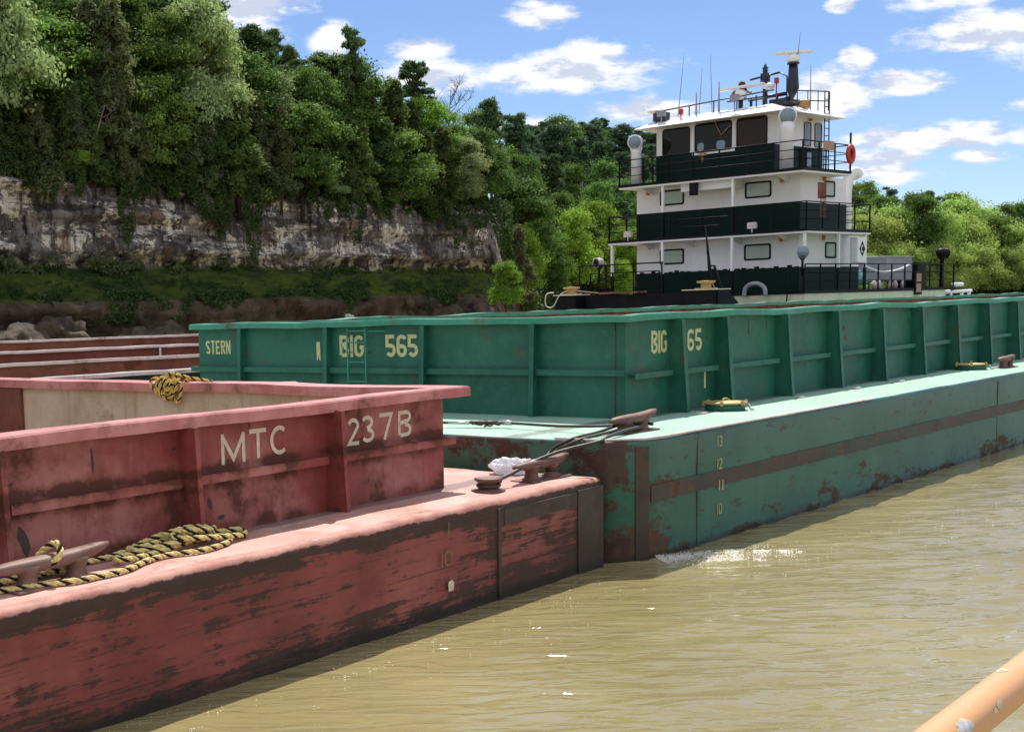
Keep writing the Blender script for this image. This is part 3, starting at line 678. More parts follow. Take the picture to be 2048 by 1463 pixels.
b.rod((2.46, 6.62, 2.86), (2.46, 7.02, 2.86), .012); b.rod((2.5, 6.2, 2.85), (2.5, 6.62, 2.85), .012)
for y in (6.62, 7.02): b.rod((2.47, y, 2.5), (2.59, y, 2.5), .01)
b.build('ladder', M['g_lip'], g)
# scars on the coaming plates
b = MB(); rr = random.Random(4)
for x, z, w_, h_, an in [(6.65,2.74,.05,.24,.1),(7.35,2.8,.03,.26,-.1),(8.25,2.66,.24,.05,.35),(8.4,2.42,.09,.04,.1),(10.75,2.60,.14,.10,.3),(10.82,2.43,.05,.09,0),(14.2,2.65,.06,.16,.4),(9.0,2.0,.05,.05,0),(10.6,1.95,.03,.16,0),(12.0,2.75,.12,.05,.4),(13.9,2.0,.03,.16,.1),(14.6,1.75,.03,.12,.1)]:
    n = 9; vs = []
    for k in range(n):
        th_ = 2*math.pi*k/n; q = rr.uniform(.75, 1.15); dx, dz = math.cos(th_)*w_/2*q, math.sin(th_)*h_/2*q
        vs.append((x+dx*math.cos(an)-dz*math.sin(an), 1.783, z+dx*math.sin(an)+dz*math.cos(an)))
    b = MB(); b.add(vs, [tuple(range(n))]); b.build('rust_scar', M['darkplate'], g)

# --- red barge
RO, RYAW = (3.46, 16.734), .8622; RSC = .985; RF = frame(RO, RYAW)
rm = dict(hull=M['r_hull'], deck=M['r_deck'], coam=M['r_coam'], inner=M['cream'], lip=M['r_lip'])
r = barge('hopper_barge', RO, RYAW, [(0,0),(0,12.4),(-60,12.4),(-60,0)], 1.09, 2.19, (-58, -1.81, 1.10, 10.9),
          [(-.0,-1.5),(0,-.3),(0,.2),(0,.5),(0,.75),(0,.93),(.004,1.01),(.016,1.05),(.045,1.077),(.09,1.088),(.14,1.09)], rm,
          lambda p, q: True, .026, (.2,.37,.14,.14,.12,.12,.018),
          'rust-stained red open barge with MTC 237B on its coaming, nearest the camera', z0=.048, scale=RSC, step=.22)
RST = [-3.96, -6.12] + [-8.34-2.25*k for k in range(22)]
for a in RST:
    stiff_side(r, a, 1.10, 1.10, 2.18, .22, .27, M['r_coam'], .055)
b = MB(); ss = [-1.83+.12] + RST
for i in range(len(ss)-1):
    x1_, x0_ = ss[i]-(.1 if i else 0), ss[i+1]+.15
    b.box((x0_, 1.10-.11, 1.685), (x1_, 1.099 if i else 1.099, 1.70)); b.box((x0_, 1.10-.115, 1.615), (x1_, 1.10-.10, 1.6995))
b.build('stringer', M['r_coam'], r)
rs = lambda a_, z_: (lambda u, v, o_: (a_+u, 1.10-o_, z_+v))
for s, a, z, w_ in (('M',-5.57,1.76,.30),('T',-5.16,1.775,.25),('C',-4.85,1.78,.28),('2',-3.60,1.76,.19),('3',-3.36,1.77,.22),('7',-3.04,1.775,.24),('B',-2.69,1.775,.24)):
    b = MB(); letters(b, s, rs(a, z), .30, w_, 0, .145); b.build('lettering', M['white_stencil'], r)
b = MB(); b.box((-.60, -.018, -.35), (.018, .05, .985)); b.box((.0, .02, -.35), (.019, .6, .985)); b.build('corner_plate', M['darkplate'], r)
b = MB(); b.box((-2.22, -.016, .80), (-.62, .03, .965)); b.box((-2.36, -.022, -.3), (-2.30, .03, .99)); b.build('fender_plate', M['darkplate'], r)
M['faint'] = simple('faded_yellow_mark', (.22,.14,.045), .7, var=.3, scale=40)
rh = lambda a_, z_: (lambda u, v, o_: (a_+u, -.012-o_, z_+v))
for s, a, z, h_ in (('10',-3.46,.50,.17),('1',-3.33,.83,.15)):
    b = MB(); letters(b, s, rh(a, z), h_, .13, .03, .10); b.build('draft_mark', M['faint'], r)
b = MB(); b.add([(-3.35,-.03,.23),(-3.26,-.03,.235),(-3.25,-.03,.32),(-3.29,-.03,.35),(-3.36,-.03,.33)], [(0,1,2,3,4)]); b.build('draft_mark', M['white_stencil'], r)
kevel(r, -.58, .5, 1.095, 1.28, (-.82, -.36), .17, M['steel'], (.0, .05))
kevel(r, -8.22, .48, 1.095, 1.24, (-8.45, -7.95), .16, M['steel'], (.0, .06))
b = MB(); b.lathe((-1.80, .48, 1.094), [(.20,0),(.20,.012),(.12,.02),(.115,.05),(.10,.07),(.12,.10),(.165,.135),(.165,.15),(.10,.155)], 28); b.build('button', M['steel'], r)
b = MB(); b.prism([(-1.5,3.5),(-.75,4.35),(-1.5,5.2)], 2.20, 2.262); b.build('corner_gusset', M['r_lip'], r)
# dark bay between two inner frames on the end wall, and rust scars on the outside
b = MB(); b.box((-1.90, 9.03, -.35), (-1.845, 9.62, 2.17)); b.build('inner_frame', M['brown'], r)
b = MB()
for x, z, w_, h_, an in [(-8.0,1.37,.10,.30,.25),(-7.2,1.98,.028,.26,.06),(-8.1,1.86,.06,.03,.3),(-5.15,2.13,.022,.10,0),(-6.2,1.98,.05,.02,.1),(-5.75,1.40,.05,.14,.2),(-5.6,1.25,.09,.05,.2)]:
    n = 11; vs = []
    for k in range(n):
        th_ = 2*math.pi*k/n; q = rr.uniform(.75, 1.15); dx, dz = math.cos(th_)*w_/2*q, math.sin(th_)*h_/2*q
        vs.append((x+dx*math.cos(an)-dz*math.sin(an), 1.096, z+dx*math.sin(an)+dz*math.cos(an)))
    b = MB(); b.add(vs, [tuple(range(n))]); b.build('rust_scar', M['darkplate'], r)

# --- two barges moored beyond
def plain_barge(o, yaw, z, label, mats, tilt=0.0, L0=-45, L1=24, zd=.9, rib=True):
    q = barge('hopper_barge', o, yaw, [(L1+2,-1.0),(L1+2,10.4),(L0,10.4),(L0,-1.0)][::1], zd, z, (L0+2, L1, 0, 9.2),
              [(0,-1),(0,.3),(0,zd-.05),(.03,zd)], mats, lambda p, q: False, .01, (.12,.12,.12,.12,.1,.09,.03), label)
    q.rotation_euler[0] = tilt
    return q
bm_ = dict(hull=M['blackhull'], deck=M['paleedge'], coam=M['blackhull'], inner=M['brown'], lip=M['paleedge'])
q2 = plain_barge((-6.9,29.0), .655, 1.90, 'low barge with black sides and rust brown hold, just behind the red barge', bm_, L1=24)
bm_ = dict(hull=M['redbrown'], deck=M['redbrown'], coam=M['redbrown'], inner=M['brown'], lip=M['paleedge'])
q3 = plain_barge((-11.0,48.2), .50, 2.03, 'dark red barge with pale worn rim, farthest moored barge below the cliff', bm_, .022, L1=14)
for k in range(18):
    if k % 3 == 0: stiff_side(q3, -30+2.4*k, 0, .93, 2.0, .1, .12, M['paleedge'], .08)
# ---------------------------------------------------------------- ropes, wires and litter on the decks
M['rope_y'] = simple('yellow_rope_strand', (.72,.58,.24), .85, var=.3, scale=50, bump=.4, spec=.2)
M['rope_k'] = simple('black_rope_strand', (.018,.017,.015), .85, var=.3, scale=50, bump=.3, spec=.2)
M['rope_o'] = simple('golden_rope_strand', (.62,.42,.11), .85, var=.35, scale=40, bump=.4, spec=.2)
def rope(b, pts, rad=.024, pitch=.17, seg=6, closed=False, strands=(0, 0, 1)):
    P = spline(pts, seg, closed)
    L = [0]
    for i in range(1, len(P)): L.append(L[-1]+(P[i]-P[i-1]).length)
    tot = L[-1]; n = max(8, int(tot/.02)); Q = []
    j = 0
    for i in range(n+1):
        s_ = tot*i/n
        while j < len(L)-2 and L[j+1] < s_: j += 1
        u = (s_-L[j])/max(1e-6, L[j+1]-L[j]); Q.append(P[j].lerp(P[j+1], u))
    T = [(Q[min(i+1, n)]-Q[max(i-1, 0)]).normalized() for i in range(n+1)]
    u_ = T[0].cross(Vector((0, 0, 1))); u_ = u_.normalized() if u_.length > .05 else Vector((1, 0, 0)); lines = [[] for _ in strands]
    for i in range(n+1):
        u_ = (u_ - T[i]*u_.dot(T[i])).normalized(); v_ = T[i].cross(u_)
        for k in range(len(strands)):
            th = 2*math.pi*(tot*i/n/pitch + k/len(strands)); lines[k].append(Q[i]+(u_*math.cos(th)+v_*math.sin(th))*rad*.56)
    for k, mi in enumerate(strands): b.tube(lines[k], rad*(.64 if mi == 0 else .50), 7, mi)
zr = 1.125
def dropz(a, t_): return zr
# mooring line lying in long bights on the red deck
b = MB(); rr = random.Random(11)
pts = [(-10.6,.62,zr),(-9.8,.56,zr),(-9.2,.60,zr),(-8.75,.50,zr),(-8.2,.30,zr+.005),(-7.9,.27,zr),(-7.55,.30,zr),(-7.2,.45,zr),(-6.9,.50,zr),(-6.55,.42,zr),(-6.2,.48,zr),(-5.98,.62,zr+.01),
       (-6.1,.74,zr+.03),(-6.5,.70,zr+.03),(-6.9,.62,zr+.02),(-7.3,.52,zr+.03),(-7.42,.60,zr+.04),(-7.2,.70,zr+.03),(-6.8,.66,zr+.06),(-6.4,.62,zr+.07),(-6.0,.70,zr+.03),(-5.75,.66,zr),
       (-5.66,.80,zr),(-5.85,.92,zr+.02),(-6.3,.88,zr+.05),(-6.7,.80,zr+.07),(-7.0,.72,zr+.07),(-7.05,.84,zr+.05),(-6.7,.92,zr+.06),(-6.3,.80,zr+.10),(-5.95,.82,zr+.05),(-5.72,.74,zr+.05),(-5.78,.62,zr+.02),(-6.1,.56,zr+.05),(-6.4,.56,zr+.08),(-6.65,.66,zr+.11),(-6.5,.80,zr+.14),(-6.2,.86,zr+.13),(-6.05,.76,zr+.11),(-6.25,.66,zr+.13),(-6.6,.74,zr+.15),(-6.75,.88,zr+.09),(-7.2,.84,zr+.02),(-7.7,.86,zr),(-8.0,.76,zr),(-8.3,.66,zr+.01)]
rope(b, [(x, y, z) for x, y, z in pts])
coil = b.build('mooring_rope', [M['rope_y'], M['rope_k']], None, (RO[0], RO[1], .048), RYAW); coil.scale = (RSC,)*3
tag(coil, 'black and yellow mooring rope piled in loops on the red side deck', 'rope')
b = MB()
pts = [(-9.8,.84,zr),(-9.2,.82,zr),(-8.75,.80,zr+.0),(-8.42,.70,zr+.02),(-8.33,.48,zr+.10),(-8.22,.37,zr+.20),(-8.17,.42,zr+.30),(-8.20,.55,zr+.26),(-8.28,.66,zr+.10),(-8.40,.60,zr+.04),(-8.2,.66,zr+.03),(-7.9,.70,zr+.02),(-7.8,.62,zr+.06),(-7.86,.55,zr+.07),(-8.1,.62,zr+.06),(-8.4,.76,zr+.01),(-8.8,.68,zr),(-9.4,.70,zr)]
rope(b, pts, .026)
o_ = b.build('mooring_rope', [M['rope_y'], M['rope_k']], None, (RO[0], RO[1], .048), RYAW); o_.scale = (RSC,)*3
tag(o_, 'black and yellow rope hitched over the rusty cleat at the left', 'rope')
# bundle hung over the far rim
b = MB(); rr = random.Random(5)
for k in range(9):
    t0 = 5.62+rr.uniform(-.16, .16); w_ = rr.uniform(.10, .22); dz = rr.uniform(.16, .32); x0_ = -1.93-rr.uniform(0, .05)
    top = 2.31+rr.uniform(0, .05)
    pts = [(-1.74, t0-w_*.5, top), (x0_+.04, t0-w_, top-.02), (x0_, t0-w_*.9, top-dz*.6), (x0_+.01, t0, top-dz), (x0_, t0+w_*.8, top-dz*.55), (x0_+.04, t0+w_, top), (-1.74, t0+w_*.5, top+.02)]
    rope(b, pts, .022, .14, 6, True, (0, 0, 1))
pts = [(-1.80, 5.75, 2.32), (-1.85, 5.55, 2.40), (-1.80, 5.38, 2.36), (-1.72, 5.22, 2.33), (-1.65, 5.08, 2.30)]
rope(b, pts, .022, .14); rope(b, [(-1.8,5.9,2.33),(-1.82,5.72,2.42),(-1.8,5.5,2.37),(-1.8,5.45,2.32)], .022, .14)
o_ = b.build('rope_bundle', [M['rope_o'], M['rope_k']], None, (RO[0], RO[1], .048), RYAW); o_.scale = (RSC,)*3
tag(o_, 'knotted golden rope bundle slung over the rim of the red barge', 'rope')
# wires holding the two barges together
def G3(a, t_, z): return wpt(GF, a, t_, z)
def R3(a, t_, z): p = wpt(RF, a*RSC, t_*RSC, 0); return Vector((p.x, p.y, .048+z*RSC))
def wire(name, pts, rad, label, group=None, seg=6, mt='wire', extra=None):
    b = MB(); b.tube(spline(pts, seg), rad, 8)
    if extra: extra(b)
    return tag(b.build(name, [M[mt], M['zinc'], M['chain']]), label, 'wire', group)
wire('mooring_wire', [G3(.72,.62,1.62), G3(.40,.62,1.60), G3(-.15,.66,1.565), G3(-.47,.72,1.53), R3(.0,.66,1.36), R3(-.26,.50,1.24), R3(-.36,.40,1.20), R3(-.44,.52,1.19), R3(-.30,.60,1.21), R3(.0,.74,1.36), G3(-.47,.84,1.535), G3(.1,.78,1.58), G3(.6,.80,1.62), G3(.72,.70,1.64)], .020, 'upper steel wire loop from the green cleat to the double red cleat')
def ex(b):
    p, q = R3(-.98,.47,1.30), R3(-.80,.47,1.335); b.tube([p, q], .028, 10, 1)
    for s_ in (0, .03): 
        c_ = R3(-1.62+s_,.45,1.20); b.tube([c_+Vector((0,0,-.03)), c_+Vector((.02,.02,.035))], .018, 6, 2)
wire('mooring_wire', [G3(1.22,.60,1.60), G3(1.18,.80,1.62), G3(1.0,.82,1.61), G3(.9,.60,1.60), G3(.35,.54,1.585), G3(-.2,.46,1.56), G3(-.46,.42,1.53), R3(-.2,.40,1.42), R3(-.6,.45,1.37), R3(-.9,.47,1.32), R3(-1.3,.46,1.25), R3(-1.62,.45,1.20), R3(-1.80,.34,1.16), R3(-1.94,.46,1.16), R3(-1.82,.60,1.16), R3(-1.62,.47,1.185)], .022, 'lower steel wire with pale sleeve running to the round red button', extra=ex)
def ex2(b):
    b.tube([G3(.64,2.62,1.60), G3(.62,2.44,1.605)], .034, 10, 1)
    b.tube([G3(.42,3.02,1.60), G3(.36,3.34,1.60)], .022, 8, 1)
    b.tube([G3(.60,2.66,1.60), G3(.45,3.0,1.60)], .028, 8, 2)
    rr = random.Random(2)
    for k in range(14):
        c = G3(.62-.012*k+rr.uniform(-.05,.05), 2.55+.035*k, 1.56+rr.uniform(0,.06)); th = rr.uniform(0, 3); ph = rr.uniform(-.6, .6); ps = []
        for q in range(13):
            a_ = 2*math.pi*q/12; v = Vector((.046*math.cos(a_), .026*math.sin(a_), 0)); v.rotate(Matrix.Rotation(ph, 3, 'X')); v.rotate(Matrix.Rotation(th, 3, 'Z')); ps.append(c+v)
        b.tube(ps, .010, 6, 2)
wire('ratchet_wire', [G3(.68,.72,1.63), G3(.40,.95,1.63), G3(.50,1.6,1.60), G3(.62,2.44,1.60), G3(.60,2.7,1.60), G3(.38,3.3,1.60), G3(.28,3.9,1.59), G3(.15,5.4,1.57)], .019, 'steel wire with ratchet and chain lying along the green stern deck', extra=ex2)
# crumpled plastic
def bag_mat():
    m, t, p, o = mat('clear_white_plastic'); co = t.new('ShaderNodeTexCoord').outputs['Object']
    p.inputs['Base Color'].default_value = (.86,.88,.92,1); p.inputs['Roughness'].default_value = .25
    tr = t.new('ShaderNodeBsdfTransparent'); tl = t.new('ShaderNodeBsdfTranslucent'); tl.inputs[0].default_value = (.9,.9,.94,1)
    m1 = t.new('ShaderNodeMixShader'); m1.inputs[0].default_value = .45; t.l.new(p.outputs[0], m1.inputs[1]); t.l.new(tl.outputs[0], m1.inputs[2])
    m2 = t.new('ShaderNodeMixShader'); t.put(m2.inputs[0], t.ramp(t.noise(co, 7, 4), .35, .65, .0, .3)); t.l.new(m1.outputs[0], m2.inputs[1]); t.l.new(tr.outputs[0], m2.inputs[2])
    t.l.new(m2.outputs[0], o.inputs[0]); return m
bm = bmesh.new(); bmesh.ops.create_icosphere(bm, subdivisions=6, radius=1)
for v in bm.verts:
    d = v.co.normalized(); k = 1+.38*fnoise(d*1.7+Vector((3,1,2)), 3)+.20*abs(mnoise.noise(d*4.0))-.10*abs(mnoise.noise(d*8+Vector((1,4,2))))
    v.co = Vector((d.x*.22*k, d.y*.28*k, max(-.02, d.z*.14*k+.04)))
b = MB(); b.bm(bm, smooth=True)
p = R3(-.26,1.12,1.12); o_ = b.build('plastic_bag', bag_mat(), None, p, RYAW+.2); tag(o_, 'crumpled clear white plastic sheet heaped behind the double cleat', 'plastic bag')

# broken water where the current meets the green stern corner
def foam_mat():
    m, t, p, o = mat('river_foam'); co = t.new('ShaderNodeTexCoord').outputs['Object']
    t.put(p.inputs['Base Color'], t.mix(t.noise(co, 9, 4), (.80,.78,.72), (.92,.92,.9))); p.inputs['Roughness'].default_value = .3
    p.inputs['Subsurface Weight'].default_value = .0
    return m
M['foam'] = foam_mat()
r_ = np.random.RandomState(5); V = []; F = []
def drop(c, s_):
    o_ = len(V); th = r_.rand()*3; 
    for k in range(3):
        a_ = th+k*2.09; V.append((c.x+s_*math.cos(a_), c.y+s_*math.sin(a_), c.z-s_*.3))
    V.append((c.x, c.y, c.z+s_*(.5+.5*r_.rand()))); F.extend([(o_,o_+1,o_+3),(o_+1,o_+2,o_+3),(o_+2,o_,o_+3)])
for i in range(13000):
    s_ = .06+.95*r_.rand()**1.15; o2 = r_.normal(0, .09+.20*s_)-.04
    a = s_*1.7+o2*.577; t_ = -s_*1.2+o2*.817
    n_ = mnoise.noise(Vector((a*3.2, t_*5, 0)))+.7*mnoise.noise(Vector((a*9, t_*13, 3)))
    if n_ < -.30+.95*s_+.5*r_.normal() + 1.0*max(0, abs(o2)-.2): continue
    z = .05*math.exp(-((s_-.45)/.38)**2-(o2/.16)**2)
    p = G3(a, t_, z+.003+.05*r_.rand()**3*(1-s_)); drop(p, .0025+.007*r_.rand()**2*(1-.5*s_))
for i in range(9000):
    a = r_.uniform(-12, 12); near_red = a < -.1
    t_ = (-.25-1.6*r_.rand()**1.3 - .25*max(0, a)) if not near_red else (-.10-.55*abs(r_.normal()))
    if mnoise.noise(Vector((a*1.3, t_*5, 7)))+.5*mnoise.noise(Vector((a*5, t_*14, 2))) +.25*r_.normal() < .55: continue
    p = G3(a, t_, .010) if not near_red else R3(a, t_, -.038); drop(p, .002+.004*r_.rand())
me = bpy.data.meshes.new('river_foam'); fast_mesh(me, V, F); me.materials.append(M['foam'])
o_ = bpy.data.objects.new('river_foam', me); COL.objects.link(o_); tag(o_, kind='stuff')
# ---------------------------------------------------------------- towboat
M['t_white'] = paint('towboat_white_paint', (.82,.82,.82), (.86,.86,.86), rust=(.35,.17,.07), amt=-.9, scr=-1.2, streak=.10, rough=.45)
M['t_cream'] = paint('towboat_hull_cream', (.58,.58,.42), (.66,.66,.50), rust=(.35,.14,.04), amt=-.1, scr=-.6, streak=.08, rough=.55)
M['t_green'] = simple('towboat_dark_green_paint', (.0025,.017,.012), .45, var=.15, scale=2, spec=.12)
M['t_black'] = simple('towboat_black_paint', (.006,.006,.008), .5, var=.3, scale=3, spec=.15)
M['t_navy'] = simple('dark_mast_paint', (.012,.012,.028), .35)
M['t_grey'] = simple('grey_box_paint', (.30,.30,.33), .5, var=.06, scale=2)
M['orange'] = simple('orange_lamp_plastic', (.62,.22,.03), .4)
M['red'] = simple('red_paint', (.50,.035,.018), .45)
M['firered'] = simple('faded_red_box', (.28,.07,.05), .6, var=.3, scale=6)
M['brass'] = simple('horn_brass', (.40,.26,.11), .4, .6, .2, 20)
M['hornin'] = simple('horn_throat', (.05,.02,.012), .7)
M['tan'] = simple('tan_board', (.42,.26,.16), .7, var=.2, scale=12)
M['teal'] = simple('teal_machine_cover', (.10,.26,.24), .5)
def glass(name, c, rough=.06, var=.3):
    m, t, p, o = mat(name); co = t.new('ShaderNodeTexCoord').outputs['Object']
    t.put(p.inputs['Base Color'], t.mix(t.noise(co, 1.1, 4), tuple(x*(1-var) for x in c), tuple(x*(1+var) for x in c)))
    p.inputs['Roughness'].default_value = rough; p.inputs['Specular IOR Level'].default_value = .35 if c[0] > .1 else .2; return m
M['gl_dark'] = glass('dark_wheelhouse_glass', (.012,.009,.007)); M['gl_red'] = glass('red_tinted_wheelhouse_glass', (.026,.010,.009))
M['gl_pale'] = glass('pale_blind_behind_glass', (.44,.52,.46), .15, .06); M['gl_sky'] = glass('side_wheelhouse_glass', (.22,.30,.36), .05, .3)
TO, TYAW = (19.77, 56.65), .7368
tb = empty('towboat', (TO[0], TO[1], 0), TYAW, 'white and dark green three-storey towboat rising behind the green barge', 'towboat')
def TB(b, name, m, parent=None): return b.build(name, M[m] if isinstance(m, str) else [M[x] for x in m], parent or tb)
def pbox(name, m, *boxes, parent=None):
    b = MB()
    for q in boxes: b.box(q[0], q[1])
    return TB(b, name, m, parent)
# hull
b = MB(); b.prism([(-6.4,.0),(-5.4,-1.0),(11.35,-1.0),(13.0,-.2),(13.0,8.6),(11.35,9.3),(-5.4,9.3),(-6.4,8.3)], -1.0, 2.1); TB(b, 'hull', 't_black')
pbox('hull_topside', 't_cream', ((-1.45,-1.04,2.1),(11.35,9.34,3.28)))
pbox('foredeck', 't_black', ((-6.2,-.8,2.1),(-1.45,9.1,2.45)))
pbox('white_locker', 't_white', ((-4.6,3.6,2.45),(-2.2,6.0,3.25)))
b = MB(); b.lathe((-4.8,6.4,2.75), [(.55,-.3),(.6,0),(.5,.25),(.2,.38)], 20); TB(b, 'winch_drum', 't_cream')
pbox('main_deck', 't_black', ((-1.5,-1.08,3.28),(12.3,9.4,3.40)))
def dome_bitt(p, x, y, z):
    b = MB(); b.lathe((x, y, z), [(.42,0),(.42,.03),(.2,.05),(.18,.2),(.34,.24),(.34,.30),(.1,.31)], 20); TB(b, 'bitt', 'yellow', p)
for tt_, hw, top in ((6.4,.55,3.48),(.15,.72,3.52)):
    b = MB(); b.rbox((-7.0,tt_-hw,-.5),(-6.2,tt_+hw,top), .05)
    vs = [(-6.2,tt_-hw+.05,top),(-4.6,tt_-hw+.05,2.45),(-6.2,tt_-hw+.05,2.45)]; vs += [(x, tt_+hw-.05, z) for x, _, z in vs]
    b.add(vs, [(0,1,2),(5,4,3),(0,3,4,1),(1,4,5,2),(2,5,3,0)])
    k_ = TB(b, 'push_knee', 't_black'); pbox('knee_cap', 't_cream', ((-7.05,tt_-hw-.05,top),(-6.15,tt_+hw+.05,top+.04)), parent=k_); dome_bitt(k_, -6.6, tt_, top+.04)
b = MB(); b.tube(spline([(-7.0,7.0,3.62),(-7.1,7.3,3.55),(-7.1,7.32,3.1),(-7.05,7.0,3.05),(-7.0,6.7,3.5),(-6.8,6.4,3.7)], 6), .025, 8); TB(b, 'line', 't_cream')
b = MB(); b.tube(spline([(-6.9,6.0,3.66),(-6.7,5.2,3.55),(-6.6,4.6,3.5)], 6), .03, 8); b.box((-6.7,2.9,3.50),(-6.4,5.0,3.57)); TB(b, 'foredeck_beam', 'steel')
pbox('foredeck_bulwark', 't_black', ((-6.5,1.0,2.45),(-6.35,5.8,3.45)))
# houses
def house(name, a0, a1, t0, t1, z0, z1, zs):
    h = pbox(name, 't_white', ((a0,t0,z0),(a1,t1,z1)))
    pbox('lower_band', 't_green', ((a0-.012,t0-.012,z0+.001),(a1+.012,t1+.012,zs)), parent=h); return h
h1 = house('deck_house', 0, 5.05, 0, 7.8, 3.40, 5.66, 4.37)
h2 = house('upper_house', 0, 3.85, 0, 7.8, 5.85, 8.02, 6.95)
hp = house('pilot_house', .3, 4.35, 1.36, 6.98, 8.21, 10.66, 9.41)
# ragged black along the foot of the lower white
b = MB(); rr = random.Random(8)
for k in range(26):
    y = 7.7*k/26; b.box((-.03, y, 4.36), (-.013, y+.22, 4.37+rr.uniform(.0, .09)))
TB(b, 'hose', 't_black', h1)
def slab(name, a0, a1, t0, t1, z):
    s_ = pbox(name, 't_black', ((a0,t0,z),(a1,t1,z+.11))); pbox('soffit', 't_white', ((a0+.03,t0+.03,z-.075),(a1-.03,t1-.03,z-.002)), parent=s_); return s_
d2 = slab('second_deck', -1.25, 4.15, -1.0, 8.5, 5.735); d3 = slab('third_deck', -1.35, 2.6, -.85, 7.85, 8.095)
# deck brackets
for y in (6.9, 4.9, 2.6, .5):
    for z in (5.66, 8.02):
        b = MB(); vs = [(-.0,y-.02,z),(-1.0,y-.02,z),(-.0,y-.02,z-.28)]; vs += [(x, y+.02, z_) for x, _, z_ in vs]; b.add(vs, [(0,1,2),(5,4,3),(0,3,4,1),(1,4,5,2),(2,5,3,0)]); TB(b, 'deck_bracket', 't_white')
pbox('ceiling_trunk', 't_white', ((-1.0,2.5,7.70),(-.1,4.9,8.02)))
pbox('trunk_post', 't_black', ((-1.3,4.0,7.5),(-1.1,4.3,8.1)))
# roof
e = [(-.5,.5),(4.65,.5),(4.65,7.6),(-.5,7.6)]; t5 = [(.75,1.7),(3.9,1.7),(3.9,7.15),(.75,7.15)]
b = MB(); vs = [(x, y, 10.60) for x, y in e] + [(x, y, 10.63) for x, y in e] + [(x, y, 11.08) for x, y in t5]
b.add(vs, [(3,2,1,0),(8,9,10,11)] + [(i, (i+1) % 4, 4+(i+1) % 4, 4+i) for i in range(4)] + [(4+i, 4+(i+1) % 4, 8+(i+1) % 4, 8+i) for i in range(4)]); roof = TB(b, 'roof', 't_white')
# windows
def rrect(w_, h_, r_, n=5):
    out = []
    for cx_, cy_, a0 in ((w_/2-r_, h_/2-r_, 0), (-w_/2+r_, h_/2-r_, 90), (-w_/2+r_, -h_/2+r_, 180), (w_/2-r_, -h_/2+r_, 270)):
        out += [(cx_+r_*math.cos(R(a0+90*k/n)), cy_+r_*math.sin(R(a0+90*k/n))) for k in range(n+1)]
    return out
def window(parent, fn, w_, h_, gm_, fm_='t_black', bw=.07, rad=.09, out=.035):
    o_ = rrect(w_, h_, rad); i_ = rrect(w_-2*bw, h_-2*bw, max(.02, rad-bw*.5)); n = len(o_); b = MB()
    vs = [fn(u, v, 0) for u, v in o_] + [fn(u, v, out) for u, v in o_] + [fn(u, v, out) for u, v in i_] + [fn(u, v, .004) for u, v in i_]
    b.add(vs, [(j*n+k, j*n+(k+1) % n, (j+1)*n+(k+1) % n, (j+1)*n+k) for j in range(3) for k in range(n)])
    f = TB(b, 'window', fm_, parent); b = MB(); b.add([fn(u, v, .010) for u, v in i_], [tuple(range(n))]); TB(b, 'pane', gm_, f); return f
def fr(a, tc, zc): return lambda u, v, o_: (a-o_, tc-u, zc+v)
def sdw(t_, ac, zc): return lambda u, v, o_: (ac+u, t_-o_, zc+v)
for tc in (5.98, 1.86):
    window(h1, fr(0, tc, 5.05), 1.22, .66, 'gl_pale'); window(h2, fr(0, tc, 7.59), 1.20, .66, 'gl_pale')
window(h1, sdw(0, 2.57, 5.05), .92, .66, 'gl_pale', 't_green'); window(h2, sdw(0, 2.40, 7.55), .88, .66, 'gl_pale', 't_green')
window(hp, fr(.3, 5.98, 9.98), 1.38, 1.16, 'gl_dark', bw=.03, rad=.14)
pbox('window_surround', 't_white', ((.27,3.13,9.30),(.299,5.17,10.72)), parent=hp)
wm_ = window(hp, fr(.27, 4.15, 9.99), 1.78, 1.20, 'gl_dark', bw=.03, rad=.12)
window(hp, fr(.3, 2.35, 9.985), 1.42, 1.22, 'gl_red', bw=.03, rad=.14)
for tc, w_ in ((4.75, .32), (3.78, .42)):
    b = MB(); b.add([fr(.27, tc, 9.62)(u, v, .016) for u, v in rrect(w_, .36, .13)], [tuple(range(24))]); TB(b, 'cabin_lamp', 'gl_sky', wm_)
b = MB(); b.tube([(.215,4.05,10.62),(.20,3.72,10.0)], .022, 6); b.tube([(.20,3.72,10.02),(.20,3.30,10.35)], .022, 6); TB(b, 'wiper', 'tan', wm_)
for ac, w_, z0_, h_ in ((1.25,.62,9.9,1.15),(3.03,.60,9.95,1.0),(3.93,.60,9.95,1.0)): window(hp, sdw(1.36, ac, z0_), w_, h_, 'gl_sky', 't_navy', .03, .1)
d_ = pbox('door', 't_green', ((2.4,1.31,8.22),(3.9,1.347,9.36)), parent=hp); window(d_, sdw(1.31, 3.1, 8.85), .5, .8, 'gl_sky', 't_black', .04, .05)
# posts
def post(x, y, z0, z1, zs):
    b = MB(); b.box((x-.05,y-.05,zs),(x+.05,y+.05,z1)); p_ = TB(b, 'deck_post', 't_white'); pbox('post_foot', 't_black', ((x-.052,y-.052,z0),(x+.052,y+.052,zs)), parent=p_)
for x, y in ((-1.15,8.3),(-1.15,5.7),(-1.15,2.35),(-1.15,-.85),(1.6,-.85),(3.9,-.85)): post(x, y, 3.4, 5.66, 4.3)
for x, y in ((-1.2,5.65),(-1.2,2.3)): post(x, y, 5.85, 8.02, 6.9)
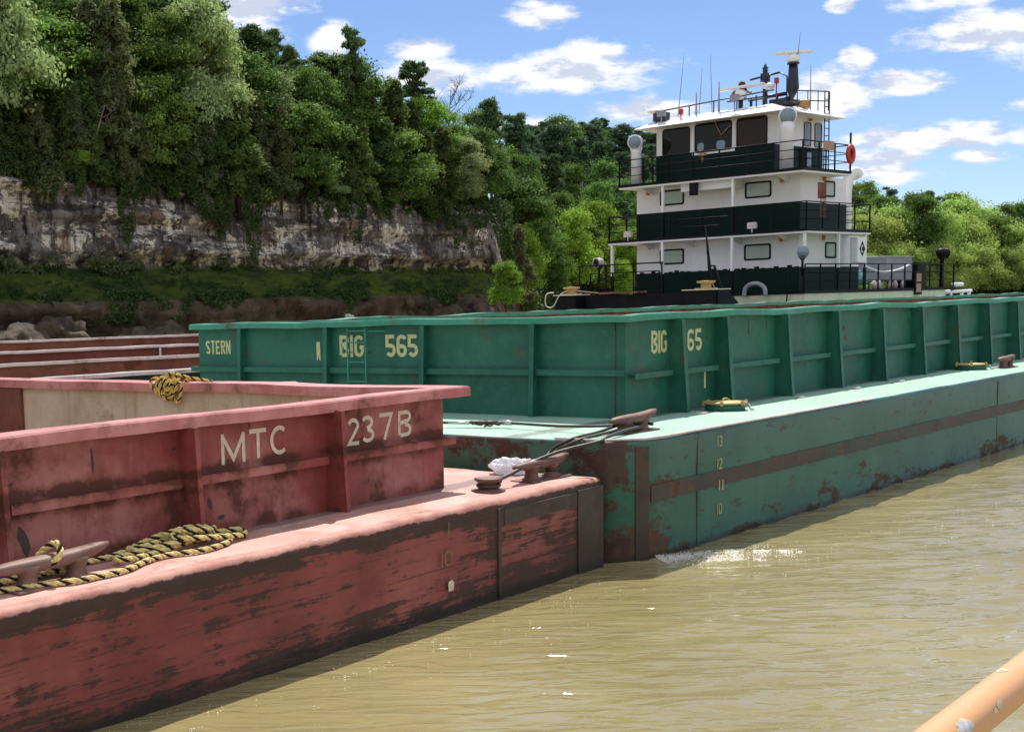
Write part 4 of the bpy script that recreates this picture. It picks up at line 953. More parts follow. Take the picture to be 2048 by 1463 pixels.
# railings
def railing(pts, z, h=1.04, every=1.35, m='t_black'):
    b = MB()
    for zz in (.36, .70, h):
        for p, q in zip(pts[:-1], pts[1:]): b.rod((p[0], p[1], z+zz), (q[0], q[1], z+zz), .018 if zz < h else .024, 6)
    for p, q in zip(pts[:-1], pts[1:]):
        p, q = Vector(p), Vector(q); n = max(1, round((q-p).length/every))
        for k in range(n+1): c = p+(q-p)*k/n; b.box((c.x-.025, c.y-.025, z), (c.x+.025, c.y+.025, z+h))
    return TB(b, 'railing', m)
railing([(-1.4,9.3),(-1.4,5.7)], 3.4); railing([(-1.4,-1.02),(12.2,-1.02),(12.2,3)], 3.4, every=1.2); railing([(-1.2,8.42),(-1.2,-.94),(4.08,-.94),(4.08,1.5)], 5.845, every=1.5)
railing([(4.0,8.42),(-1.2,8.42)], 5.845); railing([(-1.3,7.8),(-1.3,-.8),(2.55,-.8),(2.55,1.3)], 8.205, every=1.2); railing([(2.5,7.8),(-1.3,7.8)], 8.205)
b = MB(); b.rod((-1.9,9.6,4.78),(-1.7,5.3,4.78), .035, 6)
for k in range(4): y = 9.6-4.3*k/3; b.rod((-1.8, y, 2.4), (-1.8, y, 4.78), .04, 6)
TB(b, 'bow_railing', 't_black')
# searchlights
def searchlight(x, y, z0, z, r_, L, colr, face, stand_m='t_white', sr=.22, lens='gl_dark'):
    b = MB(); b.lathe((x, y, 0), [(sr, z0), (sr, z-r_*1.5), (r_*.9, z-r_*.75), (r_*.5, z-r_*.6)], 20)
    s_ = TB(b, 'searchlight', stand_m); b = MB(); b.lathe((0,0,0), [(r_*.45,-L*.55),(r_*.85,-L*.4),(r_,0),(r_,L*.45),(r_*1.06,L*.46),(r_*1.06,L*.5)], 24, 'x')
    hd = TB(b, 'lamp_head', colr, s_); b = MB(); b.lathe((0,0,0), [(r_*.9,L*.501),(r_*.9,L*.512)], 24, 'x'); ln = TB(b, 'lens', lens, hd)
    hd.location = (x, y, z); hd.rotation_euler = (0, .08, face)
    return s_
searchlight(-.7, 7.35, 8.2, 10.05, .30, .55, 't_white', R(200), lens='gl_sky')
searchlight(-.35, .42, 8.2, 10.35, .34, .5, 't_white', R(215), lens='gl_sky', sr=.27)
searchlight(-1.2, -.8, 4.0, 4.92, .22, .35, 't_grey', R(215), 't_navy', .05, 'gl_sky')
searchlight(-1.3, 8.9, 4.0, 4.92, .22, .35, 'paleedge', R(165), 't_black', .05)
searchlight(11.9, -.6, 3.4, 4.95, .22, .5, 't_black', R(-20), 't_black', .09)
# small lamps
for x, y, z in ((-.06,7.2,8.0-.12),(-.06,.78,7.98-.1),(-.06,7.1,5.62-.1),(-.06,.8,5.62-.1)): b = MB(); b.rbox((x-.05,y-.07,z-.1),(x+.06,y+.07,z+.1), .02); TB(b, 'lamp', 'orange')
for x, z in ((1.9,7.95),(1.9,5.55)): b = MB(); b.rbox((x-.07,-.11,z-.1),(x+.07,-.001,z+.1), .02); TB(b, 'lamp', 'orange')
b = MB(); b.rbox((3.1,1.24,10.5),(3.3,1.355,10.6),.02); TB(b, 'lamp', 'orange')
def flood(x, y, z, m='t_grey'): b = MB(); b.rbox((x-.06,y-.2,z),(x+.08,y+.2,z+.26), .02); b.rod((x,y,z-.15),(x,y,z+.02), .03); TB(b, 'floodlight', m)
flood(-1.25,7.4,5.95,'paleedge'); flood(-1.25,1.4,5.95,'paleedge')
b = MB(); b.lathe((-.62,4.1,8.95), [(.22,.18),(.14,.3),(.03,.34)], 16); b.rod((-.62,4.1,8.9),(-.62,4.1,9.15), .05); TB(b, 'bell', 'brass')
# roof gear
b = MB()
for z in (.42,): b.tube([(.7,7.0,11.05+z*.9),(.7,1.6,11.12+z*1.2)], .03, 6)
for y in (7.0,5.6,4.4,3.3,2.4): b.rod((.7,y,10.95),(.7,y,11.5), .03, 6)
TB(b, 'roof_rail', 't_navy', roof)
b = MB(); b.lathe((.6,7.25,11.30), [(.03,-.3),(.03,0),(.12,.02),(.34,.10),(.35,.14),(.2,.2)], 24); TB(b, 'dish_antenna', 't_white', roof)
pbox('loudspeaker', 't_navy', ((.2,6.5,10.95),(.6,7.1,11.3)), parent=roof)
for y, z in ((6.55,11.08),(3.0,11.32)): b = MB(); b.rbox((-.05,y-.2,z),(.1,y+.2,z+.24), .02); b.rod((.02,y,10.85),(.02,y,z+.02), .03); TB(b, 'floodlight', 't_grey', roof)
for y, z, m_ in ((5.75,11.1,'red'),(2.0,12.0,'red')): b = MB(); b.rod((.3 if y > 3 else 1.6,y,10.9),(.3 if y > 3 else 1.6,y,z), .03); b.rbox((.22 if y > 3 else 1.52,y-.08,z),(.38 if y > 3 else 1.68,y+.08,z+.24), .02); TB(b, 'signal_lamp', m_, roof)
def whip(x, y, z0, z1, lean=(0, 0), r_=.018):
    b = MB(); b.tube([(x, y, z0), (x+lean[0]*.5, y+lean[1]*.5, (z0+z1)/2), (x+lean[0], y+lean[1], z1)], [r_*1.5, r_, r_*.5], 6); TB(b, 'whip_antenna', 't_grey', roof)
whip(.9,6.3,11.0,13.7,(0,-.3)); whip(.9,5.25,11.0,13.0,(0,-.15)); whip(.9,4.6,11.0,13.5,(0,.1)); whip(.7,5.25,11.0,12.0,r_=.04); whip(.7,4.15,11.0,12.3,r_=.04); whip(3.6,1.55,10.9,12.9,r_=.025); whip(1.5,1.05,12.6,13.9,(0,-.15))
b = MB(); b.lathe((1.0,3.3,11.45), [(.22,0),(.26,.15),(.24,.35),(.1,.42)], 20); rd = TB(b, 'radar', 't_white', roof); b = MB(); b.rbox((.88,2.2,11.92),(1.12,4.45,12.04), .04); TB(b, 'scanner_bar', 't_white', rd)
b = MB(); b.rod((1.0,3.3,11.0),(1.0,3.3,11.46), .1); b.box((.9,2.2,11.42),(1.15,3.9,11.47)); TB(b, 'radar_stand', 't_navy', roof)
b = MB(); b.tube([(2.0,2.75,11.0),(2.0,2.75,12.75),(2.0,2.75,12.95)], [.11,.10,.03], 8); b.rod((2.0,3.45,12.38),(2.0,2.1,12.50), .045, 6); b.lathe((2.0,2.75,12.2), [(.2,0),(.2,.35)], 12)
b.lathe((2.0,2.75,12.62), [(.03,.0),(.14,.03),(.05,.06),(.14,.16),(.02,.22)], 12); b.tube([(2.0,2.1,12.5),(2.0,1.75,12.3),(2.0,1.75,11.2)], .03, 6)
b.rod((2.0,3.4,11.0),(2.0,3.4,11.6), .06); b.rod((2.0,2.2,11.0),(2.0,2.2,11.6), .06); b.rod((2.0,3.5,11.55),(2.0,1.8,11.6), .08); TB(b, 'mast', 't_navy', roof)
for y, z, L in ((3.62,11.72,.5),(3.28,12.05,.6),(3.22,11.8,.55)):
    b = MB(); prof_ = [(.19,-L*.5),(.13,-L*.35),(.06,-L*.1),(.04,L*.4),(.07,L*.5)]; b.lathe((1.35,y,z), prof_, 18, 'x'); hn = TB(b, 'air_horn', 'brass', roof); b = MB(); b.lathe((1.35,y,z), [(.15,-L*.5-.004),(.15,-L*.5+.0)], 16, 'x'); TB(b, 'horn_throat', 'hornin', hn)
b = MB(); b.lathe((1.6,2.35,11.82), [(.12,0),(.24,.05),(.24,.16),(.1,.24)], 18); TB(b, 'gps_dome', 't_white', roof)
b = MB(); b.tube([(1.6,1.95,11.25),(1.6,1.35,11.32),(1.55,1.22,11.7),(1.5,1.2,12.7)], [.09,.12,.24,.17], 14); b.lathe((1.5,1.2,12.66), [(.25,0),(.25,.05)], 16); rs2 = TB(b, 'radar_mast', 't_navy', roof)
b = MB(); b.lathe((1.5,1.2,12.71), [(.16,0),(.27,.08),(.27,.24),(.12,.34)], 20); rd = TB(b, 'radar', 't_white', roof); b = MB(); b.rbox((-.1,-.75,-.07),(.1,.75,.07), .05); sb_ = TB(b, 'scanner_bar', 't_white', rd); sb_.location = (1.5,1.2,13.12); sb_.rotation_euler = (-.0,0,.55)
pbox('equipment_case', 't_navy', ((1.2,1.4,11.05),(2.2,2.1,11.32)), parent=roof)
b = MB(); b.lathe((2.3,1.15,11.12), [(.06,-.3),(.16,-.25),(.18,.1),(.22,.2)], 16, 'x'); TB(b, 'spotlamp', 'brass', roof)
b = MB()
for x in (3.7, 4.1): b.rod((x,.95,8.2),(x,.95,11.75), .028, 6)
for k in range(11): b.rod((3.7,.95,8.4+.3*k),(4.1,.95,8.4+.3*k), .02, 6)
TB(b, 'ladder', 't_navy')
b = MB()
for z in (11.35, 11.75): b.rod((2.6,1.6,z),(4.1,1.0,z), .025, 6)
for k in range(4): b.rod((2.6+.5*k,1.6-.2*k,10.95),(2.6+.5*k,1.6-.2*k,11.75), .022, 6)
TB(b, 'roof_rail', 't_navy', roof)
# board, ring, fire box, emblem box, exhaust
pbox('name_board', 'tan', ((.0,-.99,8.92),(.85,-.955,9.28)))
b = MB(); b.box((-.5,-1.12,7.0),(-.05,-1.02,7.62)); TB(b, 'fire_box', 'firered'); b = MB()
for k in range(5): b.rod((-.5+.11*k,-1.14,6.3),(-.5+.11*k,-1.14,7.62), .012, 5)
for k in range(6): b.rod((-.5,-1.14,6.3+.26*k),(-.06,-1.14,6.3+.26*k), .012, 5)
TB(b, 'fire_box_rack', 'steel')
eb = MB(); eb.rbox((2.95,-1.0,4.48),(3.75,-.65,5.55), .03); eb = TB(eb, 'emblem_box', 't_white')
b = MB(); b.add([(3.35,-1.006,4.72),(3.6,-1.006,5.06),(3.35,-1.006,5.40),(3.10,-1.006,5.06)], [(0,1,2,3)]); TB(b, 'diamond_emblem', 't_black', eb)
b = MB(); letters(b, 'C', lambda u, v, o_: (3.26+u, -1.006-o_, 4.90+v), .32, .17, 0, .16); TB(b, 'lettering', 't_white', eb)
b = MB(); b.tube(spline([(4.5,.35,3.4),(4.5,.35,6.0),(4.5,.35,7.6),(4.6,.3,8.1),(4.95,.2,8.35),(5.15,.15,8.2)], 6), .25, 16); TB(b, 'exhaust_pipe', 't_white')
# aft deck
gb = pbox('deck_locker', 't_grey', ((7.9,.1,3.75),(10.4,1.5,4.80))); pbox('lid', 'zinc', ((7.85,.05,4.80),(10.45,1.55,4.84)), parent=gb)
pbox('aft_engine_box', 't_black', ((10.7,.0,3.4),(11.6,1.4,4.55)))
b = MB(); bm = bmesh.new(); bmesh.ops.create_uvsphere(bm, u_segments=20, v_segments=10, radius=1)
for v in bm.verts: v.co = Vector((6.2+v.co.x*1.2, 1.0+v.co.y*.7, 3.6+max(0, v.co.z)*.75))
b.bm(bm, smooth=True); TB(b, 'winch_cover', 'teal')
b = MB(); b.tube(spline([(4.5,-.6,4.35),(5.9,-.6,4.1),(7.5,-.6,4.2),(8.6,-.6,4.42)], 6), .05, 8); TB(b, 'hose', 't_white')
fb = pbox('hanging_frame', 't_black', ((8.1,-1.12,3.1),(8.75,-1.06,4.12))); pbox('frame_panel', 'tan', ((8.19,-1.125,3.2),(8.66,-1.121,3.58)), ((8.19,-1.125,3.66),(8.66,-1.121,4.02)), parent=fb)
for k in range(5): b = MB(); b.lathe((6.6+.75*k+random.Random(k).uniform(-.2,.2),.1,3.4), [(.10,0),(.12,.2),(.05,.36)], 10); TB(b, 'deck_jug', 'paleedge')
b = MB()
for y in (-1.0, 0): b.rod((11.4,y,3.15),(14.2,y,3.2), .07, 8)
for x in (12.0,13.2,14.0): b.rod((x,-1.0,2.0),(x,-1.0,3.2), .07, 8)
b.rod((12.2,-1,3.5),(13.2,-1,3.5), .09, 8); TB(b, 'stern_pipework', 't_white')
b = MB(); b.tube([(-5.0,.9,2.45),(-5.0,1.0,4.3),(-5.0,1.2,6.0)], [.06,.07,.02], 8); b.tube([(-5.0,1.0,4.45),(-5.0,.8,4.45),(-5.0,.1,2.5)], .05, 6); b.tube([(-5.0,1.0,3.9),(-5.0,.0,2.5)], .04, 6); TB(b, 'jackstaff', 't_black')
b = MB(); b.tube([(-1.6,-.35,2.9),(-1.6,-.45,4.25)], .03, 6); b.tube([(-1.35,3.6,3.4),(-3.6,2.4,2.5)], .05, 6); b.tube([(-1.35,4.4,3.4),(-3.6,3.2,2.5)], .05, 6); TB(b, 'boarding_ladder', 't_black')
b = MB(); b.tube(spline([(-1.62,.55,3.25),(-1.62,.6,3.55),(-1.62,.85,3.72),(-1.62,1.2,3.72),(-1.62,1.45,3.55),(-1.62,1.5,3.25)], 5), .09, 10); TB(b, 'fender_arch', 't_grey')
b = MB(); pr_ = [(.28+.085*math.cos(k*math.pi/5), .085*math.sin(k*math.pi/5)) for k in range(10)]; n = 28; vs = []
for k in range(n):
    th = 2*math.pi*k/n
    for r_, h_ in pr_: vs.append((r_*math.cos(th), h_, r_*math.sin(th)*1.12))
b.add(vs, [(k*10+j, k*10+(j+1) % 10, ((k+1) % n)*10+(j+1) % 10, ((k+1) % n)*10+j) for k in range(n) for j in range(10)], True)
p = wpt(frame(TO, TYAW), 2.2, -1.0, 8.85); o_ = b.build('life_ring', M['red'], None, p, TYAW+.08); tag(o_, 'red life ring hung on the top deck rail of the towboat', 'life ring')
pbox('ring_staff', 't_black', ((2.52,-.84,8.2),(2.58,-.78,9.75)))
# ---------------------------------------------------------------- trees
def leaf_mat(name, c1, c2, dry=(.16,.13,.05), trans=.38, spread=.035):
    m, t, p, o = mat(name); co = t.new('ShaderNodeTexCoord').outputs['Object']; oi = t.new('ShaderNodeObjectInfo').outputs['Random']
    c = t.mix(t.ramp(t.noise(co, .9, 5, .7), .35, .65), c1, c2)
    hs = t.new('ShaderNodeHueSaturation'); t.put(hs.inputs['Hue'], t.math('ADD', .5-spread/2, t.math('MULTIPLY', oi, spread)))
    w1 = t.new('ShaderNodeTexWhiteNoise'); w1.noise_dimensions = '1D'; t.put(w1.inputs['W'], t.math('MULTIPLY', oi, 37.0))
    t.put(hs.inputs['Value'], t.math('ADD', .72, t.math('MULTIPLY', w1.outputs[0], .6))); t.put(hs.inputs['Color'], c)
    hs.inputs['Saturation'].default_value = 1.0
    c = hs.outputs[0]; c = t.mix(t.math('MULTIPLY', t.ramp(t.noise(co, 3.5, 3), .64, .74), .35), c, dry)
    t.put(p.inputs['Base Color'], c); p.inputs['Roughness'].default_value = .6; p.inputs['Specular IOR Level'].default_value = .15
    tl = t.new('ShaderNodeBsdfTranslucent'); t.put(tl.inputs[0], t.mix(.5, c, t.mix(1.0, c, (1.25,1.35,.45), 'MULTIPLY')))
    ms = t.new('ShaderNodeMixShader'); ms.inputs[0].default_value = trans; t.l.new(p.outputs[0], ms.inputs[1]); t.l.new(tl.outputs[0], ms.inputs[2]); t.l.new(ms.outputs[0], o.inputs[0]); return m
LM = dict(oak=leaf_mat('broadleaf_foliage', (0.090,0.169,0.038), (0.181,0.282,0.070), trans=.42), dark=leaf_mat('cedar_foliage', (0.070,0.113,0.036), (0.145,0.201,0.061), trans=.44),
          pine=leaf_mat('pine_foliage', (0.062,0.124,0.052), (0.136,0.215,0.086), trans=.38), lime=leaf_mat('lime_foliage', (0.192,0.328,0.041), (0.316,0.452,0.070), trans=.44),
          silver=leaf_mat('silvery_foliage', (0.237,0.316,0.153), (0.373,0.452,0.237), trans=.42), willow=leaf_mat('willow_foliage', (0.271,0.373,0.102), (0.418,0.520,0.169), trans=.44),
          olive=leaf_mat('olive_foliage', (0.130,0.153,0.071), (0.203,0.226,0.107), trans=.44), far=leaf_mat('hill_pine_foliage', (.050,.105,.058), (.105,.165,.092), trans=.35),
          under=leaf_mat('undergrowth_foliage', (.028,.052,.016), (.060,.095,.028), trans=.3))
M['bark'] = simple('bark', (.055,.042,.032), .9, var=.4, scale=5, bump=.6, spec=.1); M['deadwood'] = simple('bare_grey_wood', (.20,.16,.14), .9, var=.3, scale=5)
def leaves(centres, radii, n, size, rs, flat=1.0, shell=.55, droop=0.0, aspect=1.6):
    """n leaf quads spread through ellipsoid clumps; returns verts, faces"""
    w_ = radii**2; idx = rs.choice(len(centres), n, p=w_/w_.sum())
    d = rs.normal(size=(n, 3)); d /= np.linalg.norm(d, axis=1)[:, None]; d[:, 2] = np.where(d[:, 2] < -.55, -d[:, 2]*.6, d[:, 2])
    rad = radii[idx]*(shell+(1-shell)*rs.rand(n)**.6)*(1+.22*rs.normal(size=n)); loose = rs.rand(n) < .30; rad = np.where(loose, radii[idx]*(.8+1.1*rs.rand(n)), rad)
    P = centres[idx] + d*rad[:, None]*np.array([1, 1, flat]); P[:, 2] -= droop*rs.rand(n)
    nrm = d*.8 + rs.normal(size=(n, 3))*.65 + np.array([0, 0, .35]); nrm /= np.linalg.norm(nrm, axis=1)[:, None]
    u = np.cross(nrm, rs.normal(size=(n, 3))); u /= np.linalg.norm(u, axis=1)[:, None]+1e-9; v = np.cross(nrm, u)
    s = size*(.6+.8*rs.rand(n))[:, None]; u = u*s*aspect/2; v = v*s/2
    V = np.stack([P-u, P+v*.9, P+u, P-v*.9], 1).reshape(-1, 3); return V, np.arange(n*4).reshape(n, 4)
def limb_mesh(segs, name, mt=None):
    b = MB()
    for pts, r0, r1 in segs:
        n = len(pts); b.tube(pts, [r0+(r1-r0)*k/(n-1) for k in range(n)], 6)
    me_o = b.build(name, mt or M['bark']); me = me_o.data; bpy.data.objects.remove(me_o); return me
def proto(kind, seed, H, n, size):
    rs = np.random.RandomState(seed); C = []; Rr = []; segs = []; rr = random.Random(seed)
    def bent(p, q, sag=.06):
        p, q = Vector(p), Vector(q); L = (q-p).length; return [p, p.lerp(q, .33)+Vector((rr.uniform(-1,1), rr.uniform(-1,1), rr.uniform(0,1)))*L*sag, p.lerp(q, .66)+Vector((rr.uniform(-1,1), rr.uniform(-1,1), 0))*L*sag, q]
    flat = 1.0; shell = .5; droop = 0.0; asp = 1.6
    if kind == 'oak':
        lean = (rr.uniform(-.06,.06)*H, rr.uniform(-.06,.06)*H); cz_ = .62*H
        for k in range(46):
            a = rr.uniform(0, 6.28); h = rr.uniform(.0, 1); rad = H*.31*math.sin(math.pi*min(.97, .18+.74*h))**.7*rr.uniform(.35, 1)
            C.append((lean[0]*h+rad*math.cos(a), lean[1]*h+rad*math.sin(a), H*(.26+.66*h))); Rr.append(H*rr.uniform(.045, .115))
        flat = .7; shell = .35
    elif kind == 'cedar':
        for k in range(90):
            h = rr.random()**.85; a = rr.uniform(0, 6.28); rad = H*(.21*(1-h)**.75+.015)*rr.uniform(.3, 1.1)
            C.append((rad*math.cos(a), rad*math.sin(a), H*(.08+.90*h))); Rr.append(H*rr.uniform(.02, .05)*(1.25-.6*h))
        flat = 1.3; asp = 2.8; shell = .2
    elif kind == 'pine':
        for k in range(46):
            h = rr.random(); a = rr.uniform(0, 6.28); rad = H*.20*(1-.55*h)*rr.uniform(.25, 1.15)
            C.append((rad*math.cos(a), rad*math.sin(a), H*(.42+.55*h))); Rr.append(H*rr.uniform(.035, .062))
        flat = .5; asp = 2.6; shell = .2
    elif kind == 'open':
        for k in range(44):
            h = .5+.5*rr.random()**.6; a = rr.uniform(0, 6.28); rad = H*.17*(1.25-h)*rr.uniform(.2, 2.2)
            C.append((rad*math.cos(a), rad*math.sin(a), H*h)); Rr.append(H*rr.uniform(.018, .04))
        flat = .6; asp = 2.6; shell = .2
    elif kind == 'willow':
        for k in range(26):
            a = rr.uniform(0, 6.28); h = rr.random(); rad = H*.48*math.sin(math.pi*min(.95, .25+.65*h))*rr.uniform(.25, 1)
            C.append((rad*math.cos(a), rad*math.sin(a), H*(.12+.72*h))); Rr.append(H*rr.uniform(.11, .19))
        flat = .75; asp = 2.2; shell = .6; droop = .05*H
    elif kind == 'bush':
        for k in range(14):
            a = rr.uniform(0, 6.28); rad = H*.6*rr.random()**.5; C.append((rad*math.cos(a), rad*math.sin(a), H*rr.uniform(.2,.75))); Rr.append(H*rr.uniform(.18,.3))
        flat = .8
    C = np.array(C); Rr = np.array(Rr); V, F = leaves(C, Rr, n, size, rs, flat, shell, droop, asp)
    top = .9 if kind in ('pine', 'cedar', 'open') else .6
    tr0 = H*(.016 if kind != 'willow' else .02); trunk = [Vector((0,0,-1.2)), Vector((rr.uniform(-.02,.02)*H, rr.uniform(-.02,.02)*H, H*.3)), Vector((rr.uniform(-.02,.02)*H, rr.uniform(-.02,.02)*H, H*top))]
    segs.append((trunk, tr0*1.3, tr0*.25))
    for k in range(min(len(C), 26)):
        c = C[k]; z0 = min(H*top*.95, max(H*.12, c[2]-H*rr.uniform(.08, .2))); u = z0/(H*top); base = trunk[1].lerp(trunk[2], u) if u > .4 else trunk[0].lerp(trunk[1], u*2.2)
        segs.append((bent((base.x, base.y, z0), c), tr0*.45, tr0*.12))
    me = bpy.data.meshes.new('crown'); fast_mesh(me, V, F); return me, limb_mesh(segs, 'trunk')
PR = {}
for kind, seeds, H, n, size in (('oak', (1,2,3,14), 12, 23000, .19), ('cedar', (4,5,6), 12, 22000, .16), ('pine', (7,8,9), 14, 15000, .20), ('open', (16,), 14, 6500, .22), ('willow', (10,11), 9, 20000, .17), ('bush', (12,13), 3, 2600, .18)):
    PR[kind] = [(proto(kind, s_, H, n, size), H) for s_ in seeds]
variants = {}
def crown_mesh(kind, i, mk):
    key = (kind, i, mk)
    if key not in variants:
        me = PR[kind][i][0][0].copy(); me.materials.clear(); me.materials.append(LM[mk]); variants[key] = me
    return variants[key]
def tree(kind, i, mk, pos, H, label, group=None, wide=1.0, cat='tree', name=None, rz=None, lean=None):
    i = i % len(PR[kind]); (cm, tm), H0 = PR[kind][i]; s_ = H/H0
    nm = name or {'oak': 'broadleaf_tree', 'cedar': 'cedar_tree', 'pine': 'pine_tree', 'open': 'pine_tree', 'willow': 'willow_tree', 'bush': 'bush'}[kind]
    o = bpy.data.objects.new(nm, None); COL.objects.link(o); o.location = pos; o.scale = (s_*wide, s_*wide, s_)
    o.rotation_euler = (rng.uniform(-.05,.05) if lean is None else lean, rng.uniform(-.05,.05), rng.uniform(0, 6.28) if rz is None else rz); tag(o, label, cat, group)
    c = bpy.data.objects.new('crown', crown_mesh(kind, i, mk)); COL.objects.link(c); c.parent = o
    t_ = bpy.data.objects.new('trunk' if kind != 'bush' else 'stem', tm); COL.objects.link(t_); t_.parent = o
    return o
ORD = ['first','second','third','fourth','fifth','sixth','seventh','eighth','ninth','tenth','eleventh','twelfth','thirteenth','fourteenth','fifteenth','sixteenth','seventeenth','eighteenth','nineteenth','twentieth']
def ordn(k): return ORD[k] if k < 20 else '%d%s' % (k+1, {1:'st',2:'nd',3:'rd'}.get((k+1) % 10, 'th') if (k+1) % 100 not in (11,12,13) else 'th')
LOOK = dict(far='blue green pine', oak='broad green tree', dark='dark cedar', pine='dark pine', lime='lime green tree', silver='pale silvery tree', willow='yellow green willow', olive='olive cedar')
def row(pxs, d, where, group, pick, Hf, jit=6, jd=1.2, wide=(.85,1.2), dz=0.0):
    out = []; cnt = {}
    for px in pxs:
        q = px+rng.uniform(-jit, jit); dd = d(px)+rng.uniform(-jd, jd); kind, mk = pick(px); H = Hf(px)*rng.uniform(.86, 1.14)
        k = cnt.get(mk, 0); cnt[mk] = k+1
        tree(kind, rng.randrange(3), mk, bpos(q, dd)+Vector((0, 0, dz*rng.uniform(.3, 1))), H, '%s, %s of its kind from left, %s' % (LOOK[mk], ordn(k), where), group, rng.uniform(*wide))
def mixp(*opts):
    ks = [o for o, w_ in opts for _ in range(w_)]
    return lambda px: rng.choice(ks)
FAR, OAK, CED, PIN, LIM, SIL, OLI, WIL = ('pine','far'), ('oak','oak'), ('cedar','dark'), ('pine','pine'), ('oak','lime'), ('oak','silver'), ('cedar','olive'), ('willow','willow')
hf = lambda *p: (lambda px: float(np.interp(px, p[0::2], p[1::2])))
# on the bluff: four rows going back
g1 = 'trees on the cliff top'
row(range(-60, 1030, 40), lambda p: 7.6, 'along the cliff edge', g1, mixp((CED,5),(OAK,2),(OLI,2),(SIL,1)), hf(0,8, 500,10, 900,10, 1040,9), jd=.9, wide=(.85,1.25), dz=-2.6)
row(range(-80, 1010, 44), lambda p: 12.5, 'in the second row above the cliff', g1, mixp((CED,3),(OAK,3),(OLI,1),(SIL,1),(LIM,1)), hf(0,12, 400,12, 700,11, 900,10.5, 1000,9), wide=(.95,1.25))
row(range(-90, 985, 44), lambda p: 17.5, 'in the third row above the cliff', g1, mixp((CED,2),(OAK,3),(PIN,3)), hf(0,14, 500,12.5, 700,11.5, 850,10, 960,8.5), wide=(.9,1.2))
row(range(-100, 900, 50), lambda p: 24, 'on the slope behind the cliff', g1, mixp((OAK,2),(PIN,3),(CED,1)), hf(0,14, 400,12.5, 620,10, 800,9, 900,8), wide=(.9,1.2))
row(range(-100, 640, 62), lambda p: 33, 'on the ridge behind the cliff', g1, mixp((OAK,2),(PIN,3)), hf(0,14, 400,12, 560,9, 640,7), wide=(.9,1.2))
tree('open', 0, 'pine', bpos(733, 13), 16.3, 'tall lone pine standing above the other cliff trees', wide=.62)
tree('open', 0, 'pine', bpos(852, 17), 14.5, 'open topped pine beside the bare dead tree on the skyline', wide=.9)
tree('oak', 0, 'silver', bpos(30, 8.5), 19, 'big pale silvery tree at the left edge above the cliff', wide=.75)
tree('oak', 1, 'silver', bpos(425, 9.5), 17, 'large pale green tree at the middle of the cliff top', wide=.75)
tree('cedar', 2, 'olive', bpos(262, 8.5), 14.5, 'dull grey green cedar leaning over the cliff', wide=1.0)
tree('oak', 2, 'lime', bpos(222, 15), 12.5, 'small yellow green tree between two dark cedars', wide=.55)
tree('bush', 0, 'silver', bpos(655, 6.2, 15.3), 1.9, 'pale sunlit bush hanging over the cliff edge', cat='bush', wide=1.1)
tree('bush', 1, 'silver', bpos(690, 5.8, 14.4), 1.5, 'lower of two pale sunlit bushes on the cliff edge', cat='bush', wide=1.2)
tree('bush', 0, 'lime', bpos(190, 6.4, 15.2), 1.8, 'light green bush on the cliff edge below the leaning trunk', cat='bush')
# young trees in front of the bluff's right end
tree('oak', 1, 'lime', bpos(1018, -26, 1.6), 6.0, 'small bright tree on the brown ledge at the end of the cliff', wide=.95)
tree('cedar', 0, 'olive', bpos(1052, -6, 2.6), 10.5, 'olive cedar at the foot of the cliff end', wide=.9)
# cove and middle hill
g2 = 'trees of the cove and middle hill'
row(range(1062, 1345, 50), lambda p: 3.0, 'along the cove bank', g2, mixp((OAK,3),(LIM,2)), hf(1060,12, 1150,13, 1300,12), jd=.8, wide=(.7,.95))
tree('oak', 2, 'lime', bpos(1158, -3, 2.0), 15.5, 'tall yellow green tree on the cove bank left of the towboat', wide=.7)
tree('oak', 0, 'lime', bpos(1258, -4, 1.6), 8.5, 'yellow green sapling seen beside the towboat house', wide=.7)
row(range(1040, 1360, 56), lambda p: 13, 'in the second row of the cove', g2, mixp((OAK,4),(LIM,1),(SIL,1)), hf(1030,15, 1300,15), wide=(.75,1.0))
row(range(1015, 1370, 58), lambda p: 27, 'in the third row of the cove', g2, mixp((OAK,4),(LIM,1),(PIN,1)), hf(1030,16, 1300,16), wide=(.75,1.0))
row(range(995, 1380, 54), lambda p: 48, 'in the fourth row of the cove', g2, mixp((OAK,3),(PIN,2)), hf(1030,16, 1300,16), wide=(.75,1.0))
row(range(985, 1380, 44), lambda p: 78, 'low on the middle hill', g2, mixp((FAR,3),(OAK,2)), hf(1030,17, 1300,17), wide=(.75,1.05))
row(range(970, 1370, 34), lambda p: 112, 'halfway up the middle hill', g2, mixp((FAR,4),(OAK,1)), hf(960,8, 1060,12, 1150,15, 1300,16), wide=(.8,1.1))
row(range(955, 1370, 27), lambda p: 146, 'high on the middle hill', g2, mixp((FAR,4),(OAK,1)), hf(960,6, 1100,9, 1200,12, 1300,13), wide=(.8,1.1))
row(range(945, 1370, 21), lambda p: 178, 'on the crest of the middle hill', g2, mixp((FAR,4),(OAK,1)), hf(950,4, 1020,4, 1100,5.5, 1200,8, 1300,9), jd=4, wide=(.8,1.15))
